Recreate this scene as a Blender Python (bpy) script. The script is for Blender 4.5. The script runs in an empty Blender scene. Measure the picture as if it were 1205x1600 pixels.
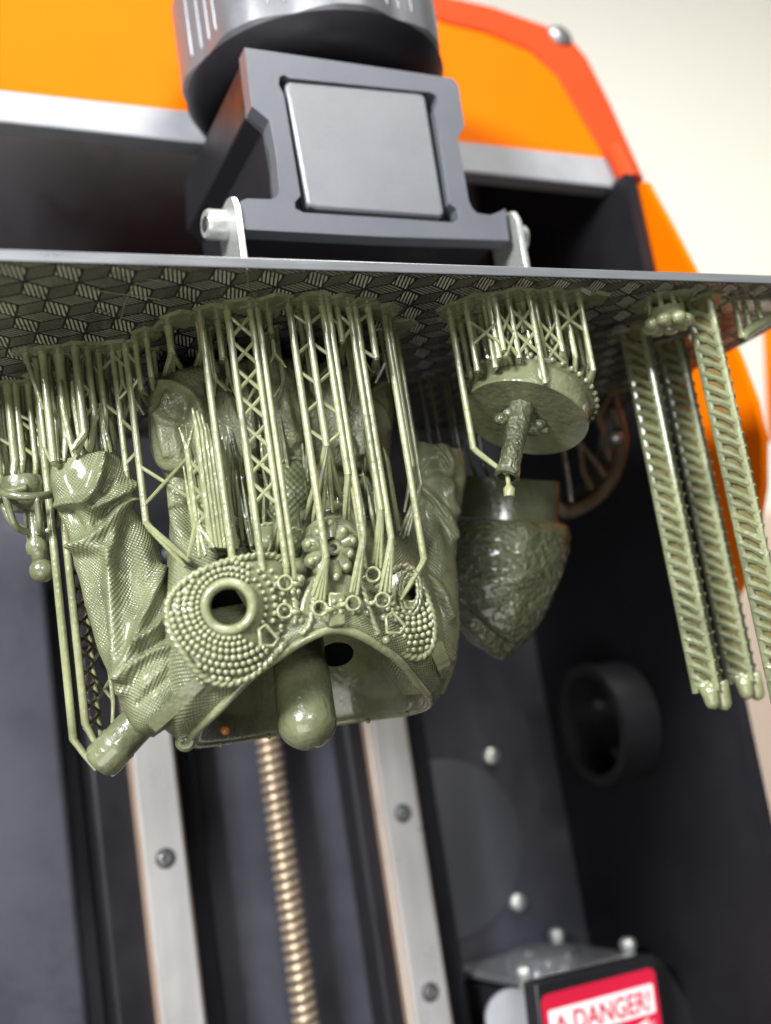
import bpy, math, random
import numpy as np
from mathutils import Vector, Matrix
from mathutils.geometry import tessellate_polygon

random.seed(4); rng = np.random.default_rng(7)
S = 0.01                       # everything below is written in centimetres, linked in metres
sc = bpy.context.scene
col = sc.collection

# ------------------------------------------------------------------ camera
IMW, IMH = 1205, 1600
FPX, YAW, PITCH, ROLL = 1699.58, 0.441448, 0.180619, -0.156962
CAM = np.array([-13.0611, -19.9755, -9.3758])
def _axes():
    cy, sy, cp, sp = math.cos(YAW), math.sin(YAW), math.cos(PITCH), math.sin(PITCH)
    f = np.array([sy*cp, cy*cp, sp]); r = np.array([cy, -sy, 0.]); u = np.cross(r, f)
    c, s = math.cos(ROLL), math.sin(ROLL)
    return c*r+s*u, -s*r+c*u, f
AR, AU, AF = _axes()
cd = bpy.data.cameras.new('camera'); cam = bpy.data.objects.new('camera', cd); col.objects.link(cam)
M = Matrix(((AR[0], AU[0], -AF[0], CAM[0]*S), (AR[1], AU[1], -AF[1], CAM[1]*S), (AR[2], AU[2], -AF[2], CAM[2]*S), (0, 0, 0, 1)))
cam.matrix_world = M
cd.sensor_fit = 'VERTICAL'; cd.sensor_height = 36.0; cd.lens = FPX/IMH*36.0
cd.clip_start = 0.005; cd.clip_end = 50
cd.dof.use_dof = True; cd.dof.focus_distance = 0.252; cd.dof.aperture_fstop = 9.0
sc.camera = cam

# ------------------------------------------------------------------ world and lamps (indoor)
w = bpy.data.worlds.new('World'); sc.world = w; w.use_nodes = True
bg = w.node_tree.nodes['Background']; bg.inputs[0].default_value = (0.80, 0.83, 0.88, 1); bg.inputs[1].default_value = 0.045
def area(name, loc, aim, sx, sy, power, color):
    l = bpy.data.lights.new(name, 'AREA'); l.shape = 'RECTANGLE'; l.size = sx*S; l.size_y = sy*S; l.energy = power; l.color = color
    o = bpy.data.objects.new(name, l); col.objects.link(o)
    o.location = Vector(loc)*S
    o.rotation_euler = (Vector(aim)-Vector(loc)).to_track_quat('-Z', 'Y').to_euler()
    return o
area('key_lamp', (-105, -80, 54), (0, 5, -5), 32, 32, 58.0, (0.95, 0.98, 1.0))
area('window_lamp', (-20, -140, 34), (0, 5, -3), 34, 26, 9.5, (0.95, 0.97, 1.0))
area('ceiling_lamp', (25, -60, 120), (0, 4, 0), 50, 50, 24.0, (1.0, 0.97, 0.92))
area('underside_fill', (-45, -45, -45), (-4, 3, 0), 60, 40, 3.0, (1.0, 0.95, 0.88))  # added fill lamp from below, brightens the plate underside in place of bounced light
area('room_lamp', (110, 20, 90), (170, 160, 40), 60, 60, 14.0, (1.0, 0.97, 0.91))
sc.view_settings.view_transform = 'Standard'; sc.view_settings.look = 'None'
sc.view_settings.exposure = 0.0; sc.view_settings.gamma = 1.0
sc.render.engine = 'CYCLES'
sc.cycles.use_denoising = True
sc.cycles.max_bounces = 6
sc.cycles.use_adaptive_sampling = True; sc.cycles.adaptive_threshold = 0.02
sc.cycles.sample_clamp_indirect = 4.0

# ------------------------------------------------------------------ placing helpers
def ray(x, y): return AF + AR*((x-IMW/2)/FPX) - AU*((y-IMH/2)/FPX)
def P(x, y, Y):                # point seen at (x, y) standing on the frontal plane y = Y
    d = ray(x, y); return CAM + d*((Y-CAM[1])/d[1])
def PX(x, y, X):
    d = ray(x, y); return CAM + d*((X-CAM[0])/d[0])
def PZ(x, y, Z=0.0):
    d = ray(x, y); return CAM + d*((Z-CAM[2])/d[2])
def proj(a):
    a = np.asarray(a, float); d = a-CAM; z = d@AF
    return np.stack([IMW/2+FPX*(d@AR)/z, IMH/2-FPX*(d@AU)/z], -1)
def down(p, py):               # point straight below p that is seen on row py
    d0 = np.asarray(p, float)-CAM; k = IMH/2-py
    z = (FPX*(d0@AU)-k*(d0@AF))/(k*AF[2]-FPX*AU[2])
    return np.asarray(p, float)+np.array([0, 0, z])
def nrm(v): v = np.asarray(v, float); return v/np.linalg.norm(v)

# ------------------------------------------------------------------ materials
MATS = {}
class NT:
    def __init__(s, name):
        m = bpy.data.materials.new(name); m.use_nodes = True
        s.m = m; s.t = m.node_tree; s.n = s.t.nodes; s.b = s.n['Principled BSDF']
        MATS[name] = m
    def node(s, typ, **kw):
        q = s.n.new(typ)
        for k, v in kw.items():
            if k.startswith('i_'):
                key = k[2:]; key = int(key) if key.isdigit() else key.replace('_', ' ')
                q.inputs[key].default_value = v
            else: setattr(q, k, v)
        return q
    def l(s, a, b): s.t.links.new(a, b)
    def math(s, op, a, b=None):
        q = s.n.new('ShaderNodeMath'); q.operation = op
        for i, x in enumerate((a, b)):
            if x is None: continue
            if isinstance(x, (int, float)): q.inputs[i].default_value = x
            else: s.l(x, q.inputs[i])
        return q.outputs[0]
    def ramp(s, fac, stops):
        q = s.n.new('ShaderNodeValToRGB'); s.l(fac, q.inputs[0])
        e = q.color_ramp.elements
        while len(e) < len(stops): e.new(0.5)
        for a, (p, c) in zip(e, stops): a.position = p; a.color = (*c, 1)
        return q.outputs[0]
    def bump(s, h, strength, dist, prev=None):
        q = s.n.new('ShaderNodeBump'); q.inputs['Strength'].default_value = strength; q.inputs['Distance'].default_value = dist*S
        s.l(h, q.inputs['Height'])
        if prev is not None: s.l(prev, q.inputs['Normal'])
        return q.outputs[0]
    def noise(s, scale, detail=3, rough=.5, vec=None):     # scale per centimetre
        q = s.node('ShaderNodeTexNoise', i_Scale=scale/S, i_Detail=detail, i_Roughness=rough)
        if vec is None:
            tc = s.n.new('ShaderNodeTexCoord'); vec = tc.outputs['Object']
        s.l(vec, q.inputs['Vector']); return q.outputs['Fac']
def setp(b, **kw):
    for k, v in kw.items():
        b.inputs[k.replace('_', ' ')].default_value = (*v, 1) if isinstance(v, tuple) and len(v) == 3 and k != 'Subsurface_Radius' else v

def resin(name, c, c2, rough=.24, sss=.25, weave=None, leather=False, lumps=0.0, dull=0.0, layers=0, coat=.7):
    t = NT(name); b = t.b
    setp(b, Roughness=rough, Specular_IOR_Level=.5, Coat_Weight=.3 if weave else coat, Coat_Roughness=.16 if weave else .07)
    b.inputs['Subsurface Weight'].default_value = sss
    b.inputs['Subsurface Radius'].default_value = (.9, 1.0, .45)
    b.inputs['Subsurface Scale'].default_value = .12*S
    n = t.noise(.9, 5, .6)
    t.l(t.ramp(n, [(.3, tuple(x*.78 for x in c)), (.5, tuple((x+y)/2 for x, y in zip(c, c2))), (.7, tuple(x*1.08 for x in c2))]), b.inputs['Base Color'])
    nr = t.noise(2.3, 3)
    t.l(t.ramp(nr, [(.3, (rough*.4,)*3), (.7, (rough*1.7,)*3)]), b.inputs['Roughness'])
    prev = None
    if layers:                                     # faint print layers along the height
        g = t.n.new('ShaderNodeNewGeometry'); sp = t.n.new('ShaderNodeSeparateXYZ'); t.l(g.outputs['Position'], sp.inputs[0])
        prev = t.bump(t.math('SINE', t.math('MULTIPLY', sp.outputs[2], 2*math.pi/(.022*S))), layers*.3, .004)
    prev = t.bump(t.noise(7, 4), .5, .05, prev)
    if weave:
        uv = t.n.new('ShaderNodeUVMap'); sp = t.n.new('ShaderNodeSeparateXYZ')
        # slightly wandering threads
        wn = t.node('ShaderNodeTexNoise', i_Scale=1.4, i_Detail=1.0); t.l(uv.outputs[0], wn.inputs['Vector'])
        mx = t.n.new('ShaderNodeVectorMath'); mx.operation = 'MULTIPLY_ADD'
        t.l(wn.outputs['Color'], mx.inputs[0]); mx.inputs[1].default_value = (.06, .06, 0); t.l(uv.outputs[0], mx.inputs[2])
        t.l(mx.outputs[0], sp.inputs[0])
        k = 2*math.pi/weave
        a = t.math('SINE', t.math('MULTIPLY', sp.outputs[0], k)); c_ = t.math('SINE', t.math('MULTIPLY', sp.outputs[1], k))
        prev = t.bump(t.math('MULTIPLY', a, c_), .62, .022, prev)
    if leather:
        v = t.node('ShaderNodeTexVoronoi', i_Scale=14/S); tc = t.n.new('ShaderNodeTexCoord'); t.l(tc.outputs['Object'], v.inputs['Vector'])
        prev = t.bump(v.outputs['Distance'], .55, -.03, prev)
    if lumps:
        prev = t.bump(t.noise(7.5, 3, .5), 1.0, lumps, prev)
    t.l(prev, b.inputs['Normal'])
    return t.m
OL, OL2 = (.112, .120, .063), (.158, .166, .089)
resin('resin_olive', OL, OL2, sss=.12)
resin('resin_fabric', (.13, .139, .072), (.18, .189, .101), rough=.25, weave=.102, sss=.06)
resin('resin_leather', (.122, .128, .068), (.170, .175, .094), rough=.36, leather=True, sss=.06, coat=.08)
resin('resin_strut', (.178, .186, .096), (.250, .256, .134), rough=.2, sss=.2, coat=.5)
resin('resin_pale', (.155, .165, .086), (.215, .224, .118), rough=.22, sss=.15)
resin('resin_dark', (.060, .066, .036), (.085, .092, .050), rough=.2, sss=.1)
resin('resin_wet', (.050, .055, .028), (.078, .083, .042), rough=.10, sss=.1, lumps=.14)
resin('resin_wetdrop', OL, OL2, rough=.06, sss=.2, coat=1.0)
resin('resin_weaveplate', (.12, .14, .07), (.15, .17, .085), rough=.2, weave=.17)
t = NT('resin_film'); setp(t.b, Base_Color=(.15, .135, .06), Roughness=.15)
t.l(t.bump(t.noise(4, 3), .6, .05), t.b.inputs['Normal'])
trl = t.n.new('ShaderNodeBsdfTransparent'); trl.inputs[0].default_value = (.75, .72, .45, 1); mxs = t.n.new('ShaderNodeMixShader')
t.l(t.ramp(t.noise(2.2, 3), [(.35, (.15,)*3), (.65, (.6,)*3)]), mxs.inputs[0]); t.l(t.b.outputs[0], mxs.inputs[1]); t.l(trl.outputs[0], mxs.inputs[2]); t.l(mxs.outputs[0], t.n['Material Output'].inputs[0])
resin('resin_brown', (.10, .075, .045), (.15, .11, .06), rough=.28)

t = NT('dark_metal'); setp(t.b, Base_Color=(.010, .0095, .012), Roughness=.42, Specular_IOR_Level=.22)
t.l(t.bump(t.noise(22, 2), .2, .01), t.b.inputs['Normal'])
nr = t.noise(.4, 6, .65); t.l(t.ramp(nr, [(.3, (.30,)*3), (.7, (.62,)*3)]), t.b.inputs['Roughness'])
t = NT('panel_metal'); setp(t.b, Base_Color=(.050, .050, .066), Roughness=.5, Specular_IOR_Level=.45)
t.l(t.bump(t.noise(26, 2), .25, .01), t.b.inputs['Normal'])
nr = t.noise(.45, 7, .7); t.l(t.ramp(nr, [(.35, (.32,)*3), (.65, (.66,)*3)]), t.b.inputs['Roughness'])
n = t.noise(.3, 6, .65); t.l(t.ramp(n, [(.3, (.030, .030, .040)), (.7, (.042, .042, .054))]), t.b.inputs['Base Color'])
t = NT('cover_metal'); setp(t.b, Base_Color=(.052, .054, .066), Roughness=.55)
t.l(t.bump(t.noise(26, 2), .25, .01), t.b.inputs['Normal'])
t = NT('black_plastic'); setp(t.b, Base_Color=(.012, .012, .014), Roughness=.38)
t.l(t.bump(t.noise(18, 2), .2, .01), t.b.inputs['Normal'])

def metal(name, c, rough, grain=.0, scale=(1, 1, 1), rr=(.8, 1.3), metallic=1.0, gs=14):
    t = NT(name); setp(t.b, Base_Color=c, Roughness=rough, Metallic=metallic)
    tc = t.n.new('ShaderNodeTexCoord'); mp = t.n.new('ShaderNodeMapping'); mp.inputs['Scale'].default_value = scale
    t.l(tc.outputs['Object'], mp.inputs[0])
    n = t.noise(gs, 4, .6, mp.outputs[0])
    sm = t.noise(.55, 6, .65, None)
    r1 = t.math('MULTIPLY', t.math('ADD', t.math('MULTIPLY', n, rr[1]-rr[0]), rr[0]), rough)
    t.l(t.math('MULTIPLY', r1, t.math('ADD', t.math('MULTIPLY', sm, .9), .55)), t.b.inputs['Roughness'])
    t.l(t.ramp(n, [(.25, tuple(x*.86 for x in c)), (.75, tuple(min(1, x*1.1) for x in c))]), t.b.inputs['Base Color'])
    if grain: t.l(t.bump(n, grain, .02), t.b.inputs['Normal'])
    return t.m
metal('anodized_grey', (.122, .128, .145), .40, .3, metallic=.3, gs=45)
metal('blasted_grey', (.20, .207, .22), .36, .45, metallic=.4, gs=38)
metal('knob_metal', (.17, .17, .18), .42, .1, metallic=.5, gs=20)
metal('edge_metal', (.23, .235, .245), .3, .12, (.05, 1, 1), gs=16, metallic=.5)
metal('rail_steel', (.54, .52, .50), .3, .05, (1, 1, .15), gs=1.2, metallic=.5)
metal('rail_reflection', (.60, .42, .31), .34, .1, metallic=.5)  # warm brown holds the orange reflection seen on the rail sides
metal('zinc', (.60, .62, .58), .28, .03, metallic=.7)
metal('bolt_black', (.05, .05, .05), .4, .1, metallic=.5)
metal('bolt_steel', (.22, .22, .22), .32, .1, metallic=.7)
metal('thread_valley', (.05, .035, .022), .3, .1, metallic=.2)  # darker brown for the thread valleys
metal('bronze_thread', (.62, .49, .35), .28, .1, metallic=.7)

# etched hatch: lines from the UV map
def hatch(name, pitch, duty, hi, lo):
    t = NT(name); uv = t.n.new('ShaderNodeUVMap'); sp = t.n.new('ShaderNodeSeparateXYZ'); t.l(uv.outputs[0], sp.inputs[0])
    jit = t.noise(5, 2)
    fr = t.math('FRACT', t.math('ADD', t.math('DIVIDE', sp.outputs[0], pitch), t.math('MULTIPLY', jit, .25)))
    m = t.math('GREATER_THAN', fr, duty)
    worn = t.noise(.8, 7, .7)
    c_hi = t.ramp(worn, [(.34, tuple(x*.30 for x in hi)), (.5, tuple(x*.85 for x in hi)), (.68, hi)])
    t.l(t.ramp(t.noise(.5, 5, .6), [(.4, (.22,)*3), (.6, (.5,)*3)]), t.b.inputs['Roughness'])
    mix = t.node('ShaderNodeMix', data_type='RGBA'); t.l(m, mix.inputs[0]); t.l(c_hi, mix.inputs[6]); mix.inputs[7].default_value = (*lo, 1)
    t.l(mix.outputs[2], t.b.inputs['Base Color'])
    setp(t.b, Metallic=.35, Roughness=.42)
    t.l(t.bump(m, .5, -.01), t.b.inputs['Normal'])
hatch('hatch_bold', .088, .52, (.60, .57, .47), (.006, .006, .005))
hatch('hatch_mid', .092, .52, (.31, .30, .25), (.03, .028, .024))
hatch('hatch_fine', .066, .50, (.20, .19, .155), (.014, .013, .011))

def orange(name, c, rough, trans):
    t = NT(name); setp(t.b, Base_Color=c, Roughness=rough, Specular_IOR_Level=.04)
    tr = t.n.new('ShaderNodeBsdfTranslucent'); tr.inputs[0].default_value = (*c, 1)
    mx = t.n.new('ShaderNodeMixShader'); mx.inputs[0].default_value = trans
    out = t.n['Material Output']; t.l(t.b.outputs[0], mx.inputs[1]); t.l(tr.outputs[0], mx.inputs[2]); t.l(mx.outputs[0], out.inputs[0])
    n = t.noise(.2, 2); t.l(t.ramp(n, [(.3, c), (.7, tuple(min(1., x*.93) for x in c))]), t.b.inputs['Base Color'])
orange('orange_acrylic', (.80, .165, .0004), .55, .25)
orange('orange_edge', (.50, .062, .016), .45, .2)
t = NT('lid_rim'); setp(t.b, Base_Color=(.2, .2, .22), Roughness=.5)
t.l(t.ramp(t.noise(.6, 3), [(.3, (.20, .205, .22)), (.7, (.25, .255, .27))]), t.b.inputs['Base Color'])
t = NT('room_paint'); setp(t.b, Base_Color=(.76, .745, .685), Roughness=.7)
t.l(t.bump(t.noise(1.5, 3), .15, .05), t.b.inputs['Normal'])
t = NT('tan_panel'); setp(t.b, Base_Color=(.66, .46, .34), Roughness=.5)
t.l(t.ramp(t.noise(.1, 2), [(.3, (.86, .70, .57)), (.7, (.80, .64, .52))]), t.b.inputs['Base Color'])
t = NT('hole_shade'); setp(t.b, Base_Color=(.004, .004, .004), Roughness=.9, Specular_IOR_Level=.1)  # near-black that paints the shade inside holes
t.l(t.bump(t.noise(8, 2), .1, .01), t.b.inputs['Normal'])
t = NT('label_red'); setp(t.b, Base_Color=(.56, .012, .045), Roughness=.4)
t.l(t.bump(t.noise(8, 2), .1, .01), t.b.inputs['Normal'])
t = NT('label_white'); setp(t.b, Base_Color=(.80, .76, .76), Roughness=.45)
t.l(t.bump(t.noise(8, 2), .1, .01), t.b.inputs['Normal'])
t = NT('clear_acrylic'); setp(t.b, Base_Color=(.62, .63, .66), Roughness=.1, Metallic=.85)
t.l(t.bump(t.noise(1.6, 3), .6, .06), t.b.inputs['Normal'])
t = NT('brown_resin_drop'); setp(t.b, Base_Color=(.35, .12, .03), Roughness=.2)
t.l(t.bump(t.noise(8, 2), .1, .01), t.b.inputs['Normal'])

# ------------------------------------------------------------------ mesh helpers
def frame(d):
    d = nrm(d); a = np.array([0, 0, 1.]) if abs(d[2]) < .9 else np.array([1., 0, 0])
    x = nrm(np.cross(a, d)); return x, np.cross(d, x), d
class MB:
    def __init__(s): s.v = []; s.f = []; s.uv = None; s.mi = []
    def add(s, vs, fs, mi=0):
        o = len(s.v); s.v += [tuple(map(float, q)) for q in vs]; s.f += [tuple(i+o for i in q) for q in fs]; s.mi += [mi]*len(fs); return s
    def box(s, a, b, mi=0):
        (x0, y0, z0), (x1, y1, z1) = a, b
        return s.add([(x0,y0,z0),(x1,y0,z0),(x1,y1,z0),(x0,y1,z0),(x0,y0,z1),(x1,y0,z1),(x1,y1,z1),(x0,y1,z1)],
                     [(0,3,2,1),(4,5,6,7),(0,1,5,4),(1,2,6,5),(2,3,7,6),(3,0,4,7)], mi)
    def tube(s, pts, r, n=8, caps=True, mi=0, flat=None):
        pts = [np.asarray(q, float) for q in pts]; m = len(pts)
        rr = r if hasattr(r, '__len__') else [r]*m
        vs = []; x = None
        for i, q in enumerate(pts):
            d = nrm(pts[min(i+1, m-1)]-pts[max(i-1, 0)])
            if x is None: x, y, _ = frame(d)
            else:
                x = nrm(x-d*(x@d)); y = np.cross(d, x)
            for k in range(n):
                a = 2*math.pi*k/n; vs.append(q+rr[i]*(math.cos(a)*x+math.sin(a)*y*(flat or 1)))
        fs = [(i*n+k, i*n+(k+1) % n, (i+1)*n+(k+1) % n, (i+1)*n+k) for i in range(m-1) for k in range(n)]
        if caps: fs += [tuple(range(n-1, -1, -1)), tuple((m-1)*n+k for k in range(n))]
        return s.add(vs, fs, mi)
    def lathe(s, base, axis, prof, n=32, mi=0, wav=None, caps=True):    # prof: (radius, height)
        x, y, d = frame(axis); base = np.asarray(base, float); vs = []
        for r, h in prof:
            for k in range(n):
                a = 2*math.pi*k/n; q = r*(wav(a, h) if wav else 1)
                vs.append(base+d*h+q*(math.cos(a)*x+math.sin(a)*y))
        m = len(prof)
        fs = [(i*n+k, i*n+(k+1) % n, (i+1)*n+(k+1) % n, (i+1)*n+k) for i in range(m-1) for k in range(n)]
        if caps: fs += [tuple(range(n-1, -1, -1)), tuple((m-1)*n+k for k in range(n))]
        return s.add(vs, fs, mi)
    def ball(s, c, r, n=10, sq=(1, 1, 1), mi=0):
        c = np.asarray(c, float); vs = [c+np.array([0, 0, r*sq[2]])]; m = n//2
        for i in range(1, m):
            t = math.pi*i/m
            for k in range(n):
                a = 2*math.pi*k/n; vs.append(c+r*np.array([math.sin(t)*math.cos(a)*sq[0], math.sin(t)*math.sin(a)*sq[1], math.cos(t)*sq[2]]))
        vs.append(c-np.array([0, 0, r*sq[2]])); L = len(vs)-1
        fs = [(0, 1+k, 1+(k+1) % n) for k in range(n)]
        fs += [(1+i*n+k, 1+(i+1)*n+k, 1+(i+1)*n+(k+1) % n, 1+i*n+(k+1) % n) for i in range(m-2) for k in range(n)]
        fs += [(L, 1+(m-2)*n+(k+1) % n, 1+(m-2)*n+k) for k in range(n)]
        return s.add(vs, fs, mi)
    def prism(s, poly, ext, holes=(), mi=0):      # poly: 3-D loop in a plane, ext: extrusion vector
        loops = [list(map(np.asarray, poly))]+[list(map(np.asarray, h)) for h in holes]
        ext = np.asarray(ext, float); flat = [q for l in loops for q in l]; n = len(flat)
        tri = tessellate_polygon([[Vector(q) for q in l] for l in loops])
        nv = np.zeros(3); A = loops[0]
        for i in range(len(A)): nv += np.cross(A[i], A[(i+1) % len(A)])
        fs = []
        for a, b, c in tri:
            t_n = np.cross(flat[b]-flat[a], flat[c]-flat[a])
            if t_n@ext > 0: a, c = c, a
            fs += [(a, b, c), (c+n, b+n, a+n)]
        o = 0; sgn = nv@ext
        for li, l in enumerate(loops):
            m = len(l)
            lnv = np.zeros(3)
            for i in range(m): lnv += np.cross(l[i]-l[0], l[(i+1) % m]-l[0])
            flip = (lnv@ext > 0) != (li > 0)
            for i in range(m):
                a, b = o+i, o+(i+1) % m
                fs.append((a, b, b+n, a+n) if flip else (b, a, a+n, b+n))
            o += m
        return s.add(flat+[q+ext for q in flat], fs, mi)
    def grid(s, G, cu=False, mi=0):               # G: (nv, nu, 3)
        nv, nu = G.shape[:2]; ue = nu if cu else nu-1
        fs = [(i*nu+k, i*nu+(k+1) % nu, (i+1)*nu+(k+1) % nu, (i+1)*nu+k) for i in range(nv-1) for k in range(ue)]
        return s.add(G.reshape(-1, 3), fs, mi)
    def build(s, name, mat, parent=None, smooth=40, uv=None, bevel=0, origin=None):
        me = bpy.data.meshes.new(name)
        org = np.zeros(3) if origin is None else np.asarray(origin, float)
        me.from_pydata([tuple((np.array(q)-org)*S) for q in s.v], [], s.f)
        for x in (mat if isinstance(mat, (list, tuple)) else [mat]): me.materials.append(MATS[x])
        me.polygons.foreach_set('material_index', s.mi)
        if uv is not None:
            L = me.uv_layers.new(name='UVMap'); idx = np.empty(len(me.loops), int); me.loops.foreach_get('vertex_index', idx)
            L.data.foreach_set('uv', np.asarray(uv, float)[idx].ravel())
        me.validate(); me.update()
        if smooth:
            me.shade_smooth() if hasattr(me, 'shade_smooth') else None
            if smooth < 180: me.set_sharp_from_angle(angle=math.radians(smooth))
        o = bpy.data.objects.new(name, me); col.objects.link(o)
        o.location = org*S
        if parent is not None:
            o.parent = parent; o.location = Vector(org*S)-Vector(parent.get('_w', (0, 0, 0)))
        if bevel:
            b = o.modifiers.new('bevel', 'BEVEL'); b.width = bevel*S; b.segments = 2; b.limit_method = 'ANGLE'; b.angle_limit = math.radians(40)
        return o
def tag(o, label, cat, group=None):
    o['label'] = label; o['category'] = cat
    if group: o['group'] = group
    return o
def thing(name, label, cat, group=None):
    o = bpy.data.objects.new(name, None); o.empty_display_size = .01; col.objects.link(o); return tag(o, label, cat, group)
def catmull(pts, n, closed=False):
    pts = np.asarray(pts, float); m = len(pts)
    if closed: idx = lambda i: i % m; ts = np.linspace(0, m, n, endpoint=False)
    else: idx = lambda i: min(max(i, 0), m-1); ts = np.linspace(0, m-1, n)
    out = []
    for t_ in ts:
        i = int(math.floor(t_)); i = i if closed else min(i, m-2); f = t_-i
        p0, p1, p2, p3 = pts[idx(i-1)], pts[idx(i)], pts[idx(i+1)], pts[idx(i+2)]
        out.append(.5*((2*p1)+(-p0+p2)*f+(2*p0-5*p1+4*p2-p3)*f*f+(-p0+3*p1-3*p2+p3)*f**3))
    return np.array(out)
def seg_dist(xy, poly):
    best = np.full(len(xy), 1e9)
    for a, b in zip(poly[:-1], poly[1:]):
        a = np.array(a, float); b = np.array(b, float); d = b-a
        k = np.clip(((xy-a)@d)/(d@d), 0, 1); best = np.minimum(best, np.linalg.norm(xy-(a+k[:, None]*d), axis=1))
    return best
def grid_normals(G, cu):
    if cu: du = np.roll(G, -1, 1)-np.roll(G, 1, 1)
    else: du = np.gradient(G, axis=1)
    dv = np.gradient(G, axis=0)
    n = np.cross(du, dv); n /= np.linalg.norm(n, axis=2, keepdims=True)+1e-9
    return n
def crease(G, cu, ridges, center, extra=None):     # ridges: (polyline px, width px, height cm)
    N = grid_normals(G, cu)
    if np.mean(np.sum(N*(G-center), 2)) < 0: N = -N
    flat = G.reshape(-1, 3); xy = proj(flat)
    facing = -(N.reshape(-1, 3)@nrm(flat.mean(0)-CAM)); wgt = np.clip((facing-.02)/.5, 0, 1)
    h = np.zeros(len(flat))
    for poly, wd, amp in ridges:
        wd = wd*1.35
        pl = catmull(poly, max(3, 5*len(poly)))
        d = seg_dist(xy, pl); h += amp*np.exp(-(d/wd)**2)
    h = h*wgt
    if extra is not None: h = h+extra(flat, xy)
    return (flat+N.reshape(-1, 3)*h[:, None]).reshape(G.shape)
def grid_uv(G, cu=False):
    du = np.linalg.norm(np.diff(G, axis=1), axis=2); dv = np.linalg.norm(np.diff(G, axis=0), axis=2)
    u = np.concatenate([[0], np.cumsum(du.mean(0))]); v = np.concatenate([[0], np.cumsum(dv.mean(1))])
    U, V = np.meshgrid(u, v); return np.stack([U.ravel(), V.ravel()], 1)
def lr_rings(rows, nv, nu, ratio=.8, push=0.0):    # rows: (Lx, Ly, Rx, Ry, Yc): tube whose sides pass through the two edge points
    A = catmull(np.array([np.concatenate([P(r[0], r[1], r[4]), P(r[2], r[3], r[4])]) for r in rows]), nv)
    G = np.zeros((nv, nu, 3))
    for i in range(nv):
        L, R_ = A[i, :3], A[i, 3:]; c = (L+R_)/2; a = (R_-L)/2
        vd = nrm(c-CAM); b = vd-nrm(a)*(vd@nrm(a)); b = nrm(b)*np.linalg.norm(a)*ratio
        th = np.linspace(0, 2*math.pi, nu, endpoint=False)
        G[i] = c+np.cos(th)[:, None]*a+np.sin(th)[:, None]*b
    return G

# ================================================================== SETTING
mb = MB(); mb.box((-60, 150, -120), (330, 151, 200)); rw = mb.build('room_wall', 'room_paint'); rw['kind'] = 'structure'
mb = MB(); mb.box((192, 60, -120), (193, 149.8, 200)); rw2 = mb.build('room_wall_side', 'room_paint'); rw2['kind'] = 'structure'

# ---- printer housing
hs = thing('printer_housing', 'black metal printer housing standing behind the plate, its right wall bearing a round opening', 'housing')
mb = MB(); mb.box((-24, 23.5, -45), (14.0, 24.1, 18.5)); mb.build('back_panel', 'panel_metal', hs)
mb = MB(); mb.box((14.0, 11.0, -45), (14.5, 24.1, 9.6)); mb.prism([(14.0, 12.7, 9.6), (14.0, 13.1, 10.9), (14.0, 15.2, 18.5), (14.0, 24.1, 18.5), (14.0, 24.1, 9.6)], (.5, 0, 0)); mb.build('side_panel', 'dark_metal', hs)
mb = MB(); mb.box((-6.9, 21.0, -45), (-3.0, 23.49, 6)); mb.box((3.0, 21.0, -45), (6.6, 23.49, 6)); mb.build('tower_beam', 'dark_metal', hs, bevel=.2)
mb = MB(); mb.box((-2.99, 22.4, -45), (2.99, 23.48, 6)); mb.build('tower_channel', 'panel_metal', hs)
mb = MB(); mb.box((-15.2, 21.6, -45), (-7.6, 23.49, 6)); mb.build('side_cover', 'panel_metal', hs, bevel=.3)
mb = MB(); mb.box((-23, 21.4, 6.3), (13.9, 23.49, 18.4)); mb.build('upper_cover', 'dark_metal', hs)
# round cover on the back panel
cc = (P(700, 1325, 23.4)+np.array([0, 0, 0]))
cv = MB(); cv.lathe((cc[0], 23.5, cc[2]), (0, -1, 0), [(3.7, 0), (3.7, .06), (3.55, .12)], 64); cvo = cv.build('round_cover', 'cover_metal', hs)
for q in ((770, 1181), (811, 1410), (690, 1465)):
    a = P(*q, 23.3); mb = MB(); mb.lathe((a[0], 23.5, a[2]), (0, -1, 0), [(.34, 0), (.34, .25), (.22, .36), (.05, .38)], 18); mb.build('screw', 'zinc', hs)
# ring on the right wall
rg_c = PX(948, 1128, 13.0)
rg = thing('black_ring', 'short wide black tube collar sticking out of the right housing wall', 'ring')
mb = MB(); mb.lathe((14.0, rg_c[1], rg_c[2]), (-1, .05, 0), [(2.35, 0), (2.35, 1.5), (2.42, 1.52), (2.42, 1.7), (2.3, 1.78), (2.1, 1.78), (2.0, 1.7), (2.0, .3)], 48, caps=False); mb.build('collar', 'black_plastic', rg)
mb = MB(); mb.lathe((13.95, rg_c[1], rg_c[2]), (-1, 0, 0), [(1.99, 0), (1.99, .15)], 48); mb.build('fan_grille', 'black_plastic', rg)
for k in range(4):
    a = k*math.pi/2+.5; mb = MB(); mb.lathe((13.8, rg_c[1]+1.5*math.cos(a), rg_c[2]+1.5*math.sin(a)), (-1, 0, 0), [(.2, 0), (.2, .2), (.1, .25)], 12); mb.build('screw', 'bolt_steel', rg)

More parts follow.
